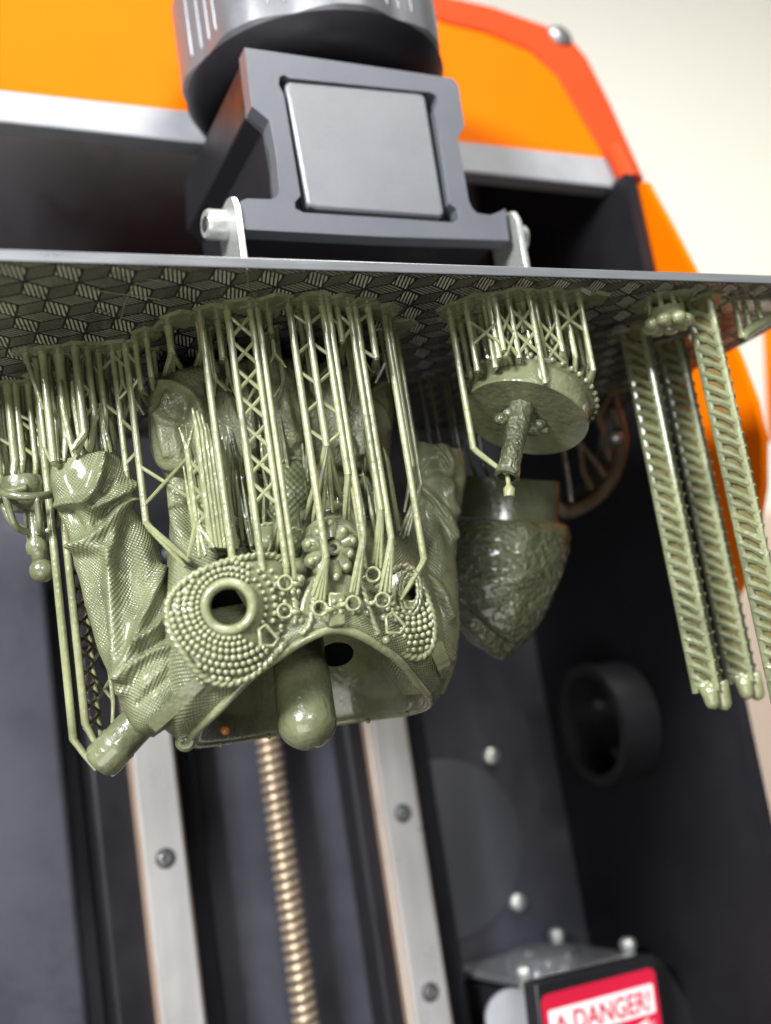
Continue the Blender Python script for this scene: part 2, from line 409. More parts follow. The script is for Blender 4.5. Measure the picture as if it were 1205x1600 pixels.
# ---- linear rails, screw
def rail(x, bolts, label):
    r = thing('linear_rail', label, 'rail', 'steel linear rails of the lift axis')
    pr = [(-.75, 20.12), (-.66, 20), (.66, 20), (.75, 20.12), (.75, 20.3), (.6, 20.42), (.6, 20.62), (.75, 20.74), (.75, 21.0), (-.75, 21.0), (-.75, 20.74), (-.6, 20.62), (-.6, 20.42), (-.75, 20.3)]
    mb = MB(); mb.prism([(x+a, b, -45) for a, b in pr], (0, 0, 51)); mb.build('rail_bar', 'rail_steel', r, smooth=20)
    for s in (-1, 1):
        mb = MB(); xa = x+s*.752; mb.box((min(xa, xa+s*.03), 20.14, -45), (max(xa, xa+s*.03), 20.36, 6)); mb.box((min(xa, xa+s*.03), 20.68, -45), (max(xa, xa+s*.03), 20.98, 6)); mb.build('reflection_strip', 'rail_reflection', r)  # thin strips with the reflected orange put into their colour
    for z in bolts:
        mb = MB(); mb.lathe((x, 20.06, z), (0, -1, 0), [(.36, 0), (.36, .065)], 28); ct = mb.build('counterbore', 'bolt_black', r)
        mb = MB(); mb.lathe((x, 20.0, z), (0, -1, 0), [(.25, 0), (.25, .07), (.22, .09), (.13, .09), (.12, .02)], 24); mb.build('bolt', 'bolt_steel', r)
    return r
zb = P(256, 1342, 20)[2]
rail(-4.75, [zb, zb-6.5, zb+6.5], 'bright steel linear rail left of the lead screw')
rail(4.55, [P(630, 1271, 20)[2], P(675, 1550, 20)[2], -26.5], 'bright steel linear rail right of the lead screw, by the round cover')
cg = thing('lift_carriage', 'black lift carriage riding on the rails behind the hanging prints', 'carriage')
mb = MB(); mb.box((-7.2, 18.6, -5.6), (7.0, 19.99, 6.2)); mb.build('carriage_plate', 'dark_metal', cg, bevel=.15)
for x_ in (-4.75, 4.55):
    for z_ in (-4.8, -2.6):
        for d_ in (-1.1, 1.1):
            mb = MB(); mb.lathe((x_+d_, 18.6, z_), (0, -1, 0), [(.28, 0), (.28, .22), (.2, .28)], 16); mb.build('bolt', 'bolt_black', cg)
mb = MB(); mb.prism([(-2.6, 13.02, 1.2), (2.6, 13.02, 1.2), (2.6, 13.02, 6), (-2.6, 13.02, 6)], (0, 5.57, 0)); mb.build('arm', 'dark_metal', cg, bevel=.1)
ls = thing('lead_screw', 'bronze threaded lead screw running down between the two rails', 'lead screw')
nz, nt = 1500, 26
zz = np.linspace(-40, 4, nz); th = np.linspace(0, 2*math.pi, nt, endpoint=False)
ZZ, TH = np.meshgrid(zz, th, indexing='ij')
pitch = .36
ph = (ZZ/pitch-TH/(2*math.pi)) % 1
rr = .29+.19*np.clip(np.minimum(ph, 1-ph)*5-.5, 0, 1)
G = np.stack([-.17+rr*np.cos(TH), 20.9+rr*np.sin(TH), ZZ], 2)
mb = MB(); mb.grid(G, True)
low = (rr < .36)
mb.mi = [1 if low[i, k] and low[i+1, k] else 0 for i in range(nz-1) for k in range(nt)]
mb.build('thread', ['bronze_thread', 'thread_valley'], ls, smooth=60)

# ---- orange lid
lid = thing('orange_hood', 'raised orange acrylic hood with red edge and grey rim behind the knob', 'hood')
def lidP(x, y):                # leaning sheet through (y=12, z=10) .. (y=15, z=20)
    d = ray(x, y); n = np.array([0, 1, -.25]); k = (n@(np.array([0, 12.2, 10.])-CAM))/(n@d); return CAM+d*k
edge_in = [lidP(*q) for q in ((640, 14), (700, 38), (760, 52), (830, 82), (870, 120), (905, 180), (945, 247))]
edge_out = [lidP(*q) for q in ((640, -22), (690, -4), (770, 14), (850, 42), (893, 66), (915, 92), (950, 160), (1006, 284))]
tl = np.array([-16, 17.5, 31.]); bl = np.array([-16, 12.6, 10.9])
poly = [bl]+[lidP(960, 252)]+[e for e in reversed(edge_in)]+[lidP(560, -10), lidP(500, -100), lidP(0, -160), lidP(-250, -120)]
poly[0] = lidP(-250, 120)
mb = MB(); mb.prism(poly, (0, .3, -.05)); mb.build('front_pane', 'orange_acrylic', lid)
loop = edge_out+list(reversed(edge_in)); loop = [lidP(560, -45)]+loop+[lidP(560, -12)]
mb = MB(); mb.prism([np.array(q)+np.array([0, -.12, .02]) for q in loop], (0, .5, -.08)); mb.build('edge_strip', 'orange_edge', lid, bevel=.1)
a = lidP(872, 60); mb = MB(); mb.lathe(a+np.array([0, -.1, 0]), (0, -1, .25), [(.55, 0), (.55, .12), (.45, .2)], 24); mb.build('lid_screw', 'bolt_steel', lid)
r0, r1, r2, r3 = lidP(-250, 121), lidP(972, 256), lidP(984, 303), lidP(-250, 172)
mb = MB(); mb.prism([q+np.array([0, -.25, .05]) for q in (r0, r1, r2, r3)], (0, .8, 0)); mb.build('rim', 'lid_rim', lid, bevel=.08)
sp_out = [(1006, 284), (1040, 345), (1082, 425), (1120, 490), (1152, 560), (1178, 630), (1190, 690), (1190, 760), (1178, 840), (1160, 905), (1140, 950)]
sp = [PX(x, y, 14.75) for x, y in sp_out]
sp += [np.array([14.75, 20, -8.]), np.array([14.75, 20, 11.])]
mb = MB(); mb.prism(sp, (.3, 0, 0)); mb.build('side_pane', 'orange_acrylic', lid)
a, b = PX(972, 262, 14.72), PX(1000, 288, 14.72)
mb = MB(); mb.tube([PX(960, 235, 14.6), PX(985, 285, 14.6)], .45, 12); mb.build('hinge_block', 'orange_edge', lid)

oc = thing('orange_post', 'narrow orange post at the far right edge, beyond the hood side', 'post')
a = PX(1210, 512, 30); b = PX(1218, 690, 30)
mb = MB(); mb.tube([a+np.array([0, 0, .3]), a, b], .8, 4); mb.build('post_bar', 'orange_acrylic', oc)
tp = thing('tan_cabinet', 'pale tan upright cabinet panel beyond the right housing wall', 'cabinet')
q = P(1090, 800, 46); mb = MB(); mb.box((q[0]-4, 46, -120), (q[0]+70, 48, q[2])); mb.build('panel', 'tan_panel', tp, bevel=.6)

# ================================================================== BUILD PLATFORM
bp = thing('build_platform', 'grey metal build plate with etched cube pattern, arm block and knob above the prints', 'build plate')
PW, PD = 11.4, 12.3
mb = MB(); mb.box((-PW, .03, .012), (PW, PD, .26)); mb.box((-PW+.8, 3.2, .261), (PW-.8, PD-.6, .75)); mb.build('plate', 'edge_metal', bp, bevel=.03)
# etched tumbling-block pattern, flat on the underside
s_ = .606; wx = math.sqrt(3)*s_
V0, V1, V2 = np.array([0, s_]), np.array([wx/2, s_/2]), np.array([wx/2, -s_/2])
mb = MB(); uvs = []
def rhomb(c, a, b, line, kind):
    q = [c, c+a, c+a+b, c+b]
    if max(z[0] for z in q) < -PW or min(z[0] for z in q) > PW or max(z[1] for z in q) < .04 or min(z[1] for z in q) > PD: return
    q = [np.array([min(max(z[0], -PW), PW), min(max(z[1], .04), PD)]) for z in q]
    ln = np.array([-line[1], line[0]])/np.linalg.norm(line)
    cq = sum(q)/4; q = [cq+(z-cq)*.90 for z in q]
    if a[0]*b[1]-a[1]*b[0] > 0: q = q[::-1]
    mb.add([(z[0], z[1], 0) for z in q], [(0, 1, 2, 3)], kind)
    uvs.extend([((z-c)@ln+.01, (z@line)) for z in q])
for j in range(-2, 16):
    for i in range(-14, 15):
        c = np.array([i*wx+(wx/2 if j % 2 else 0)+.30, .30+j*1.5*s_])
        # three rhombs round the vertex c
        rhomb(c, V0, -V1, np.array([.25, .97]), 0)
        rhomb(c, V0, V2, V2, 2)
        rhomb(c, -V1, V2, V1, 1)
mb.add([(-PW, .03, .006), (-PW, PD, .006), (PW, PD, .006), (PW, .03, .006)], [(0, 1, 2, 3)], 3); uvs.extend([(0, 0)]*4)
mb.build('etched_face', ['hatch_bold', 'hatch_mid', 'hatch_fine', 'dark_metal'], bp, smooth=0, uv=uvs)
YB = 5.5
bpx = lambda L: [P(x, y, YB) for x, y in L]
outer = [(382, 74), (545, 98), (708, 122), (717, 134), (726, 197), (715, 217), (722, 251), (733, 314), (738, 325), (746, 333), (766, 336), (781, 331), (790, 326), (796, 376), (600, 370), (390, 359), (380, 358), (376, 314), (386, 310), (424, 311), (432, 308), (437, 299), (433, 251), (429, 224), (421, 188), (394, 166), (390, 140)]
hole = [(437, 120), (444, 117), (452, 122), (672, 144), (683, 150), (684, 160), (679, 170), (690, 240), (702, 318), (714, 326), (718, 340), (712, 348), (600, 340), (475, 332), (462, 326), (461, 316), (470, 306), (456, 220), (444, 148), (436, 132)]
mb = MB(); mb.prism(bpx(outer), (0, .55, 0), [bpx(hole)]); blk = mb.build('arm_block', 'anodized_grey', bp, bevel=.07)
core = [(386, 78), (700, 124), (715, 140), (718, 200), (708, 222), (722, 300), (740, 345), (780, 345), (790, 372), (396, 356), (384, 352), (382, 320), (436, 316), (431, 255), (420, 192), (392, 168)]
mb = MB(); mb.prism([q+np.array([0, .552, 0]) for q in bpx(core)], (0, 6.9, 0)); mb.build('block_core', 'dark_metal', blk, bevel=.05)
ins = [(452, 124), (660, 143), (667, 150), (697, 332), (690, 338), (500, 324), (482, 318), (447, 130)]
mb = MB(); mb.prism([q+np.array([0, .06, 0]) for q in bpx(ins)], (0, .5, 0)); mb.build('insert_panel', 'blasted_grey', blk, bevel=.12)
# brackets with bolts
def bracket(xw, y0, y1, zt, zb0):
    pts = [(y0, zb0), (y0, zt-.5), (y0+.18, zt-.12), (y0+.55, zt), (y1-.4, zt-.05), (y1, zt-.45), (y1, zb0)]
    mb = MB(); mb.prism([(xw, a, b) for a, b in pts], (.17, 0, 0)); return mb.build('bracket', 'zinc', bp, bevel=.025)
qa = P(369, 312, YB)
b1 = bracket(qa[0]-.1, YB-.1, YB+1.5, qa[2]+.25, .74)
qb = P(803, 330, YB)
b2 = bracket(qb[0]-.1, YB-.2, YB+1.4, qb[2]+.1, .74)
qc = P(340, 352, YB+.8)
mb = MB(); mb.lathe((qa[0]-.1, qc[1], qc[2]), (-1, -.05, 0), [(.42, 0), (.42, .52), (.36, .6), (.22, .6), (.2, .25)], 32, wav=lambda a, h: 1+.025*math.cos(24*a)*(h < .55)); mb.build('bolt', 'zinc', b1)
mb = MB(); mb.lathe((qa[0]-.1-.62, qc[1], qc[2]), (-1, 0, 0), [(.2, 0), (.19, .01)], 6); mb.build('hex_socket', 'bolt_black', b1)
mb = MB(); mb.lathe((qb[0]+.07, YB+.6, qb[2]-.6), (1, 0, 0), [(.42, 0), (.42, .45), (.3, .52)], 28); mb.build('bolt', 'zinc', b2)
# knob
kc = np.array([.62, 9.2, 10.5])
wavk = lambda a, h: 1+.03*math.cos(8*a+.9)-.010*max(0, math.cos(16*a+1.8))
mb = MB(); mb.lathe(kc, (0, 0, 1), [(4.08, 0), (4.2, .12), (4.2, 3.0), (4.0, 3.4), (1, 3.5)], 160, wav=wavk); kn = mb.build('knob', 'knob_metal', bp, smooth=35)
mb = MB(); mb.lathe(kc+np.array([0, 0, -.012]), (0, 0, -1), [(4.18, 0), (4.0, .35), (3.4, .8), (1.4, 1.0)], 160); mb.build('knob_underside', 'dark_metal', kn)
for k in range(56):
    a = 2*math.pi*k/56; sct = (8*a+.9) % (2*math.pi)
    if .9 < sct < 2*math.pi-.9:
        r_ = 4.2*wavk(a, 0)
        x, y, _ = frame((0, 0, 1)); c = kc+r_*(math.cos(a)*x+math.sin(a)*y)
        mb = MB(); mb.tube([c+np.array([0, 0, .5]), c+np.array([0, 0, .6]), c+np.array([0, 0, 2.8])], [.02, .05, .05], 6); mb.build('grip_rib', 'knob_metal', kn)

# ================================================================== SUPPORT HELPERS
def pad(parent, c, r=.36, h=.055, mat='resin_olive'):
    a0 = random.random(); mb = MB(); n = 6
    pts = [(c[0]+r*math.cos(a0+2*math.pi*k/n), c[1]+r*math.sin(a0+2*math.pi*k/n)) for k in range(n)]
    top = [(x, y, -.004) for x, y in pts]
    h = h*random.uniform(.8, 1.25)
    inn = [(c[0]+(x-c[0])*.82, c[1]+(y-c[1])*.82, -h) for x, y in pts]
    mb.add(top+inn, [tuple(range(n)), tuple(range(2*n-1, n-1, -1))]+[(i, n+i, n+(i+1) % n, (i+1) % n) for i in range(n)])
    return mb.build('raft_pad', mat, parent, smooth=20)
STR = {}
def strut(parent, top, bot, tips=(), r=.085, key=None, mat='resin_strut', pads=True, tipr=.035, dy=0.0, n=10):
    """vertical pillar from the plate at pixel top down to row bot, then slanting tips (px, py, Y offset)"""
    a = PZ(*top); b = down(a, bot)
    if pads: pad(parent, a)
    mb = MB(); mb.tube([a+np.array([0, 0, -.01]), a+np.array([0, 0, -.3]), (a+b)/2, b], [r*1.25, r, r*1.0, r], n)
    for tp_ in tips:
        px, py = tp_[0], tp_[1]; yo = tp_[2] if len(tp_) > 2 else .1
        e = P(px, py, a[1]+yo); m = b*.25+e*.75
        mb.tube([b+np.array([0, 0, .04]), b*.9+e*.1, m, e], [r*.95, r*.9, r*.72, tipr], 8)
    o = mb.build('support_strut', mat, parent)
    if key: STR[key] = (a, b)
    return a, b
def brace(parent, A, B, r=.045, mat='resin_strut'):
    mb = MB(); A = np.asarray(A); B = np.asarray(B); d = nrm(B-A)
    mb.tube([A, A+d*.05, B-d*.05, B], [r*1.3, r, r, r*1.3], 6); return mb.build('brace', mat, parent)
def on(key, py): return down(STR[key][0], py)

# ================================================================== PRINTED TORSO
TL = 'olive green printed torso in a coat and beaded armour, hanging upside down from lattice supports'
to = thing('printed_torso', TL, 'printed model', 'resin prints hanging from the build plate')
R = [
 [(296,1158,4.2),(345,1105,3.0),(412,1042,2.35),(520,984,2.0),(608,1020,2.35),(655,1070,3.2),(672,1098,4.3),(640,1112,6.2),(570,1122,7.9),(480,1136,8.6),(400,1150,7.9),(340,1160,6.2)],
 [(272,1150,4.4),(312,1085,2.9),(396,1016,2.25),(520,966,1.95),(622,992,2.25),(676,1045,3.1),(692,1078,4.5),(665,1095,6.6),(590,1105,8.5),(480,1115,9.2),(390,1130,8.5),(312,1145,6.6)],
 [(240,1100,4.6),(280,1020,3.1),(375,960,2.6),(510,920,2.35),(620,940,2.6),(685,990,3.3),(700,1010,4.8),(680,1020,6.6),(600,1020,8.0),(470,1030,8.4),(350,1040,8.0),(262,1080,6.4)],
 [(256,950,4.9),(278,905,3.6),(370,870,3.15),(510,850,2.95),(605,860,3.2),(660,890,3.8),(676,900,5.2),(650,900,7.0),(570,890,8.0),(470,890,8.4),(360,900,8.0),(285,930,6.8)],
 [(266,800,5.2),(284,790,4.3),(370,780,3.9),(480,770,3.75),(570,775,4.0),(606,780,4.6),(616,785,5.4),(600,785,6.8),(550,780,7.8),(470,780,8.0),(370,790,7.8),(290,800,6.8)],
 [(256,742,5.4),(278,745,4.55),(355,742,4.1),(440,748,4.0),(525,742,4.15),(590,740,4.7),(606,738,5.6),(585,735,7.0),(525,735,7.8),(440,735,8.0),(355,735,7.8),(278,738,7.0)],
 [(237,704,5.3),(258,728,4.3),(330,716,3.75),(420,734,3.6),(515,718,3.75),(588,730,4.3),(610,708,5.4),(586,700,7.0),(520,700,7.8),(430,700,8.0),(350,700,7.8),(268,700,7.0)],
 [(232,650,5.3),(252,652,4.2),(330,648,3.6),(424,646,3.45),(518,648,3.6),(592,655,4.3),(614,655,5.5),(588,650,7.0),(520,645,7.8),(430,640,8.0),(345,645,7.8),(265,650,7.0)],
 [(231,608,5.4),(256,602,4.4),(333,595,3.8),(425,587,3.65),(520,597,3.8),(592,612,4.5),(614,616,5.6),(585,610,7.0),(520,600,7.8),(430,592,8.0),(340,595,7.8),(262,606,7.0)],
 [(236,588,5.6),(264,578,4.7),(338,568,4.1),(425,558,4.0),(520,572,4.15),(588,594,4.8),(609,600,5.7),(584,592,6.9),(520,580,7.6),(430,570,7.8),(340,575,7.6),(266,585,6.9)],
 [(262,586,5.9),(290,578,5.3),(350,572,5.0),(425,566,4.9),(510,576,5.0),(560,590,5.4),(580,596,6.0),(560,592,6.6),(510,582,7.0),(430,574,7.2),(350,578,7.0),(290,585,6.6)]]
NU = 240
ctrl = np.array([catmull([P(*q) for q in ring], NU, True) for ring in R])
def loftv(ctrl, nv): return np.stack([catmull(ctrl[:, k], nv) for k in range(ctrl.shape[1])], 1)
G = loftv(ctrl, 260)
cen = G.reshape(-1, 3).mean(0)
# split: skirt (lower) and cloth (upper)
ridg = [([(252,600),(276,604),(302,621),(315,645),(322,690)], 7, .15), ([(336,575),(349,610),(371,664),(385,715)], 7, .18), ([(354,562),(340,580)], 6, .12),
        ([(288,630),(283,670),(296,715)], 9, -.2), ([(328,600),(337,640),(352,700)], 7, -.18), ([(262,620),(252,660),(262,710)], 7, .12), ([(240,640),(262,660),(290,662)], 6, .10),
        ([(425,558),(440,591),(444,632),(458,690)], 10, .22), ([(400,575),(405,630),(415,710)], 9, -.24), ([(480,575),(478,620),(490,700)], 9, -.24), ([(380,600),(395,640),(398,700)], 6, .12),
        ([(510,572),(515,620),(530,690)], 8, .18), ([(537,573),(550,600),(563,653),(560,710)], 7, .2), ([(535,640),(545,700)], 7, -.15), ([(578,612),(592,604),(610,597)], 6, .16), ([(570,625),(592,640),(606,670)], 6, .14), ([(585,660),(590,710)], 7, -.14),
        ([(455,600),(468,650),(470,710)], 6, .12), ([(275,750),(268,780),(280,830)], 8, .12), ([(300,750),(295,790),(300,830)], 8, -.12), ([(320,750),(330,790)], 8, .12)]
G2 = crease(G, True, [(a_, b_*.72, c_*1.15) for a_, b_, c_ in ridg], cen)
uv = grid_uv(G2)
cut = 104
mb = MB(); mb.grid(G2[cut-1:], True); mb.build('coat_skirt', 'resin_leather', to, smooth=180, uv=uv[(cut-1)*NU:])
rid_low = [([(262,1120),(300,1060),(345,1020)], 6, .05), ([(690,1060),(670,1010),(650,980)], 6, .06), ([(672,1075),(652,1030)], 5, -.05)]
Gl = crease(G2, True, rid_low, cen)[:cut]
mb = MB(); mb.grid(Gl, True); mb.build('body', 'resin_fabric', to, smooth=180, uv=uv[:cut*NU])
# inner wall of the hollow and its rim
cin = []
for k, (sc_, up) in enumerate(((1.0, 0), (.93, 5), (.86, 60), (.80, 150), (.66, 240), (.2, 275))):
    src = np.array([list(q) for q in R[0]], float); c = src.mean(0)
    q = c+(src-c)*np.array([sc_, sc_, sc_]); q[:, 1] -= up
    cin.append(catmull([P(*z) for z in q], NU, True))
cin = np.array(cin); Gi = loftv(cin, 60)[:, ::-1]
mb = MB(); mb.grid(Gi, True); mb.build('hollow', 'resin_olive', to, smooth=180)
ring0 = catmull([P(*q) for q in R[0]], NU, True)
mb = MB(); mb.tube(list(ring0)+[ring0[0]], .10, 10, caps=False); mb.build('rim_bead', 'resin_pale', to, smooth=180)
# peg in the hollow
a, b = P(462, 985, 4.4), P(485, 1166, 3.4); d = nrm(b-a)
ln = np.linalg.norm(b-a); prof = [(.62, 0), (.66, ln*.5), (.665, ln*.8)]
for k in range(1, 9): prof.append((.665*math.cos(k*math.pi/16.2)+.005, ln*.8+.62*math.sin(k*math.pi/16)))
mb = MB(); mb.lathe(a, d, prof, 48); mb.build('peg', 'resin_olive', to, smooth=180)
a = P(526, 1022, 4.9); mb = MB(); mb.lathe(a, nrm(CAM-a)+np.array([0, 0, -1.2]), [(.42, 0), (.4, .05), (.30, .02)], 24); mb.build('hole_shade_disc', 'hole_shade', to)  # flat black disc painted as the dark of a hole
a = P(352, 1141, 5.2); mb = MB(); mb.ball(a, .12, 12); mb.build('resin_drop', 'brown_resin_drop', to)
a = P(290, 1158, 4.0); mb = MB(); mb.lathe(a, nrm(CAM-a), [(.23, -.15), (.23, .05), (.17, .12), (.10, .12), (.09, .02)], 20); mb.build('tab', 'resin_olive', to)

# ---- left sleeve
def soft(flat, xy):            # shallow unevenness of cloth
    return .022*np.sin(flat[:, 0]*3.1+1.3*np.sin(flat[:, 2]*2.3))*np.sin(flat[:, 2]*2.7+flat[:, 1])+.012*np.sin(flat[:, 0]*7.3+flat[:, 2]*4.1)
rows = [(84,720,180,702,5.2),(79,745,198,728,5.2),(84,775,210,758,5.2),(96,808,207,790,5.15),(113,850,234,828,5.0),(120,890,250,872,4.9),(133,940,258,912,4.75),
        (148,990,278,950,4.6),(163,1035,298,985,4.45),(180,1080,312,1020,4.3),(194,1112,316,1052,4.2),(212,1140,300,1090,4.15),(240,1152,272,1128,4.2)]
G = lr_rings(rows, 230, 260, .85)
rs = [([(90,790),(126,784),(138,791),(148,796),(183,774),(209,758)], 5.5, .17), ([(160,715),(157,735),(152,755),(140,776),(132,786)], 5.5, .17),
      ([(112,853),(140,846),(166,827),(187,793),(211,779)], 6, .19), ([(126,859),(150,857),(165,862),(172,892),(179,985),(185,1030),(191,1080)], 6.5, .15),
      ([(199,782),(185,816),(176,850),(172,880)], 6, .14), ([(247,890),(240,920),(228,955),(208,1011),(194,1055)], 6, .17), ([(262,962),(240,985),(218,1005)], 5, .15),
      ([(262,1016),(235,1022),(212,1040),(200,1060)], 5, .14), ([(270,985),(245,1005),(225,1020)], 4, -.1),
      ([(103,802),(118,822)], 10, -.16), ([(150,815),(172,795),(190,783)], 6, -.14), ([(138,872),(148,930),(165,1000)], 11, -.09), ([(195,830),(205,880),(205,940)], 14, -.1),
      ([(118,745),(130,760)], 12, -.06), ([(172,745),(165,765)], 7, -.12), ([(225,860),(232,890)], 8, .06), ([(225,1075),(255,1045)], 4, .05), ([(215,1100),(262,1060)], 4, -.05)]
G = crease(G, True, [(a_, b_, c_*1.3) for a_, b_, c_ in rs], G.reshape(-1, 3).mean(0), soft)
mb = MB(); mb.grid(G, True); mb.add(list(G[-1]), [tuple(range(260))])
sl = mb.build('sleeve', 'resin_fabric', to, smooth=180, uv=np.vstack([grid_uv(G), np.zeros((260, 2))]))
top = G[0]; c = top.mean(0)
mb = MB(); mb.grid(np.stack([top, c+(top-c)*.86+np.array([0, 0, .02]), c+(top-c)*.78+np.array([0, 0, -.5])]), True); mb.add(list(c+(top-c)*.78+np.array([0, 0, -.5])), [tuple(range(260))]); mb.build('cuff_opening', 'resin_olive', sl, smooth=60)
# ---- right sleeve
rows = [(650,688,724,704,5.3),(644,712,726,735,5.3),(640,760,722,768,5.2),(640,815,712,815,5.1),(630,880,710,880,4.9),(612,940,714,940,4.7),(598,1000,713,1000,4.6),(605,1045,706,1048,4.6),(632,1085,692,1084,4.7)]
G = lr_rings(rows, 180, 200, .8)
rs = [([(661,765),(680,785),(697,805),(710,840)], 5, .14), ([(640,858),(661,897),(686,923),(703,965)], 5, .14), ([(690,695),(705,730),(703,775),(712,800)], 6, .13), ([(665,735),(690,730),(712,748)], 7, -.14),
      ([(668,800),(684,840),(690,890)], 8, .08), ([(655,825),(668,870)], 6, -.09), ([(660,980),(685,1000),(705,1030)], 5, .08), ([(655,940),(680,975)], 6, -.07)]
G = crease(G, True, [(a_, b_, c_*1.3) for a_, b_, c_ in rs], G.reshape(-1, 3).mean(0), soft)
mb = MB(); mb.grid(G, True); mb.add(list(G[0]), [tuple(range(200))]); mb.add(list(G[-1]), [tuple(range(200))])
mb.build('sleeve', 'resin_fabric', to, smooth=180, uv=np.vstack([grid_uv(G), np.zeros((400, 2))]))
# straps across the hem
def strap(name, A, B, wpx, mat, n=24, th=.07):
    A = [np.array(P(*q)) for q in A]; B = [np.array(P(*q)) for q in B]
    a = catmull(A, n); b = catmull(B, n); m = []
    for i in range(n):
        nn = nrm(CAM-a[i]); m.append([a[i]-nn*.05, a[i]+nn*th, b[i]+nn*th, b[i]-nn*.05])
    mb = MB(); mb.grid(np.array(m), True); return mb.build(name, mat, to, smooth=30)
st = strap('hem_strap', [(226,1128,3.55),(262,1096,2.95),(300,1062,2.6),(322,1044,2.5)], [(244,1144,3.6),(281,1111,2.98),(317,1075,2.63),(338,1056,2.5)], 0, 'resin_olive')
for q in ((309,1062),(316,1068)):
    mb = MB(); mb.ball(P(*q, 2.36), .055, 10); mb.build('rivet', 'resin_pale', st)
strap('hem_strap', [(668,1008,2.9),(682,1040,3.0),(690,1062,3.5)], [(690,1000,3.1),(702,1032,3.3),(705,1055,3.9)], 0, 'resin_pale')

# ---- armour halves
def rope(parent, pts, r, closed=False, mat='resin_pale', pitch=.16, name='rope_border'):
    n = max(20, int(len(pts)*26)); c = catmull(pts, n, closed)
    if closed: c = np.vstack([c, c[:1]])
    L = np.concatenate([[0], np.cumsum(np.linalg.norm(np.diff(c, axis=0), axis=1))])
    m = int(L[-1]/.03)+2; tt = np.linspace(0, L[-1], m); c = np.stack([np.interp(tt, L, c[:, k]) for k in range(3)], 1)
    mb = MB(); nn = 10; x = None; G = np.zeros((m, nn, 3))
    for i in range(m):
        d = nrm(c[min(i+1, m-1)]-c[max(i-1, 0)])
        if x is None: x, y, _ = frame(d)
        else: x = nrm(x-d*(x@d)); y = np.cross(d, x)
        for k in range(nn):
            a = 2*math.pi*k/nn; rr = r*(1.05-.42*abs(math.cos(a+math.pi*tt[i]/pitch))**3)
            G[i, k] = c[i]+rr*(math.cos(a)*x+math.sin(a)*y)
    mb.grid(G, True); return mb.build(name, mat, parent, smooth=180)
def armour(label_rows, boss, holes_r, outline, Y0, dome, beads, matp='resin_olive'):
    bx, by = boss; n = 96
    o2 = catmull([(x, y) for x, y in outline], n, True)
    ang = np.arctan2(o2[:, 1]-by, o2[:, 0]-bx)
    rmax = np.hypot(o2[:, 0]-bx, o2[:, 1]-by)
    def Yat(x, y):             # domed plate: bulges to the front in the middle
        k = math.hypot(x-dome[0], y-dome[1])/dome[2]; return Y0-dome[3]*(1-min(k, 1.4)**2)
    G = []
    for s in np.linspace(0, 1, 16):
        row = []
        for k in range(n):
            rad = holes_r*1.28+(rmax[k]-holes_r*1.28)*s; x, y = bx+rad*math.cos(ang[k]), by+rad*math.sin(ang[k]); row.append(P(x, y, Yat(x, y)))
        G.append(row)
    back = [P(x, y, Yat(x, y)+.35) for x, y in o2]
    G.append(back)
    mb = MB(); mb.grid(np.array(G), True); pl = mb.build('armour_plate', matp, to, smooth=60)
    rope(pl, [P(x, y, Yat(x, y)-.03) for x, y in catmull(outline, 30, True)], .095, True)
    # boss: raised collar round a hole
    c = P(bx, by, Yat(bx, by)); ax = nrm(np.array([-.30, -1, -.12])); k = np.linalg.norm(c-CAM)/FPX
    R_ = holes_r*k
    mb = MB(); mb.lathe(c, ax, [(R_*1.62, -.12), (R_*1.6, .02), (R_*1.45, .10), (R_*1.2, .11), (R_*1.05, .02), (R_, -.1), (R_*.97, -1.1)], 48, caps=False); mb.build('collar', 'resin_pale', pl, smooth=180)
    mb = MB(); mb.lathe(c-ax*1.0, ax, [(R_*1.0, 0), (R_*.99, .01)], 32); mb.build('hole_shade_floor', 'hole_shade', pl)  # black disc paints the shade deep in the through-hole
    # beads
    me = None
    inside = lambda x, y, m: (lambda a: math.hypot(x-bx, y-by) < np.interp(a, *AA)-m)(math.atan2(y-by, x-bx))
    order = np.argsort(ang); AA = (np.concatenate([ang[order]-2*math.pi, ang[order], ang[order]+2*math.pi]), np.tile(rmax[order], 3))
    for (rad, a0, a1, stp, br) in beads:
        m = max(2, int(abs(a1-a0)*math.pi/180*rad/stp))
        for i in range(m+1):
            a = math.radians(a0+(a1-a0)*i/m); x, y = bx+rad*math.cos(a), by+rad*math.sin(a)
            if not inside(x, y, 6): continue
            q = P(x, y, Yat(x, y)-.03)
            if me is None:
                mb = MB(); mb.ball((0, 0, 0), .1, 10); o = mb.build('bead', 'resin_pale', pl, smooth=180); me = o.data
            else: o = bpy.data.objects.new('bead', me); col.objects.link(o); o.parent = pl
            o.location = Vector(q*S); o.scale = (br/.1*random.uniform(.92, 1.06),)*3
    return pl
outL = [(262,965),(264,938),(284,912),(320,890),(370,874),(420,868),(446,880),(458,925),(462,965),(448,1000),(415,1038),(385,1060),(345,1068),(312,1052),(285,1018),(268,990)]
armour(0, (358,948), 28, outL, 2.35, (370,960,110,.55), [(50,70,305,8.5,.062),(59,66,300,9,.07),(69,60,296,9.5,.075),(80,56,288,10,.08),(91,50,276,10,.08),(102,44,262,10.5,.08),(113,40,130,10.5,.08),(58,-58,25,12,.06),(72,-50,18,12,.065),(87,-40,30,13,.065)])
outR = [(600,905),(625,885),(648,892),(664,925),(678,970),(676,1005),(660,1026),(635,1024),(610,1005),(592,975),(590,935)]
armour(1, (641,925), 12, outR, 2.75, (632,965,80,.4), [(32,20,180,9,.068),(41,20,160,9,.072),(50,30,150,9,.075),(60,40,140,9.5,.075),(70,50,130,9.5,.075),(80,50,126,9.5,.075),(90,60,120,9.5,.075)])
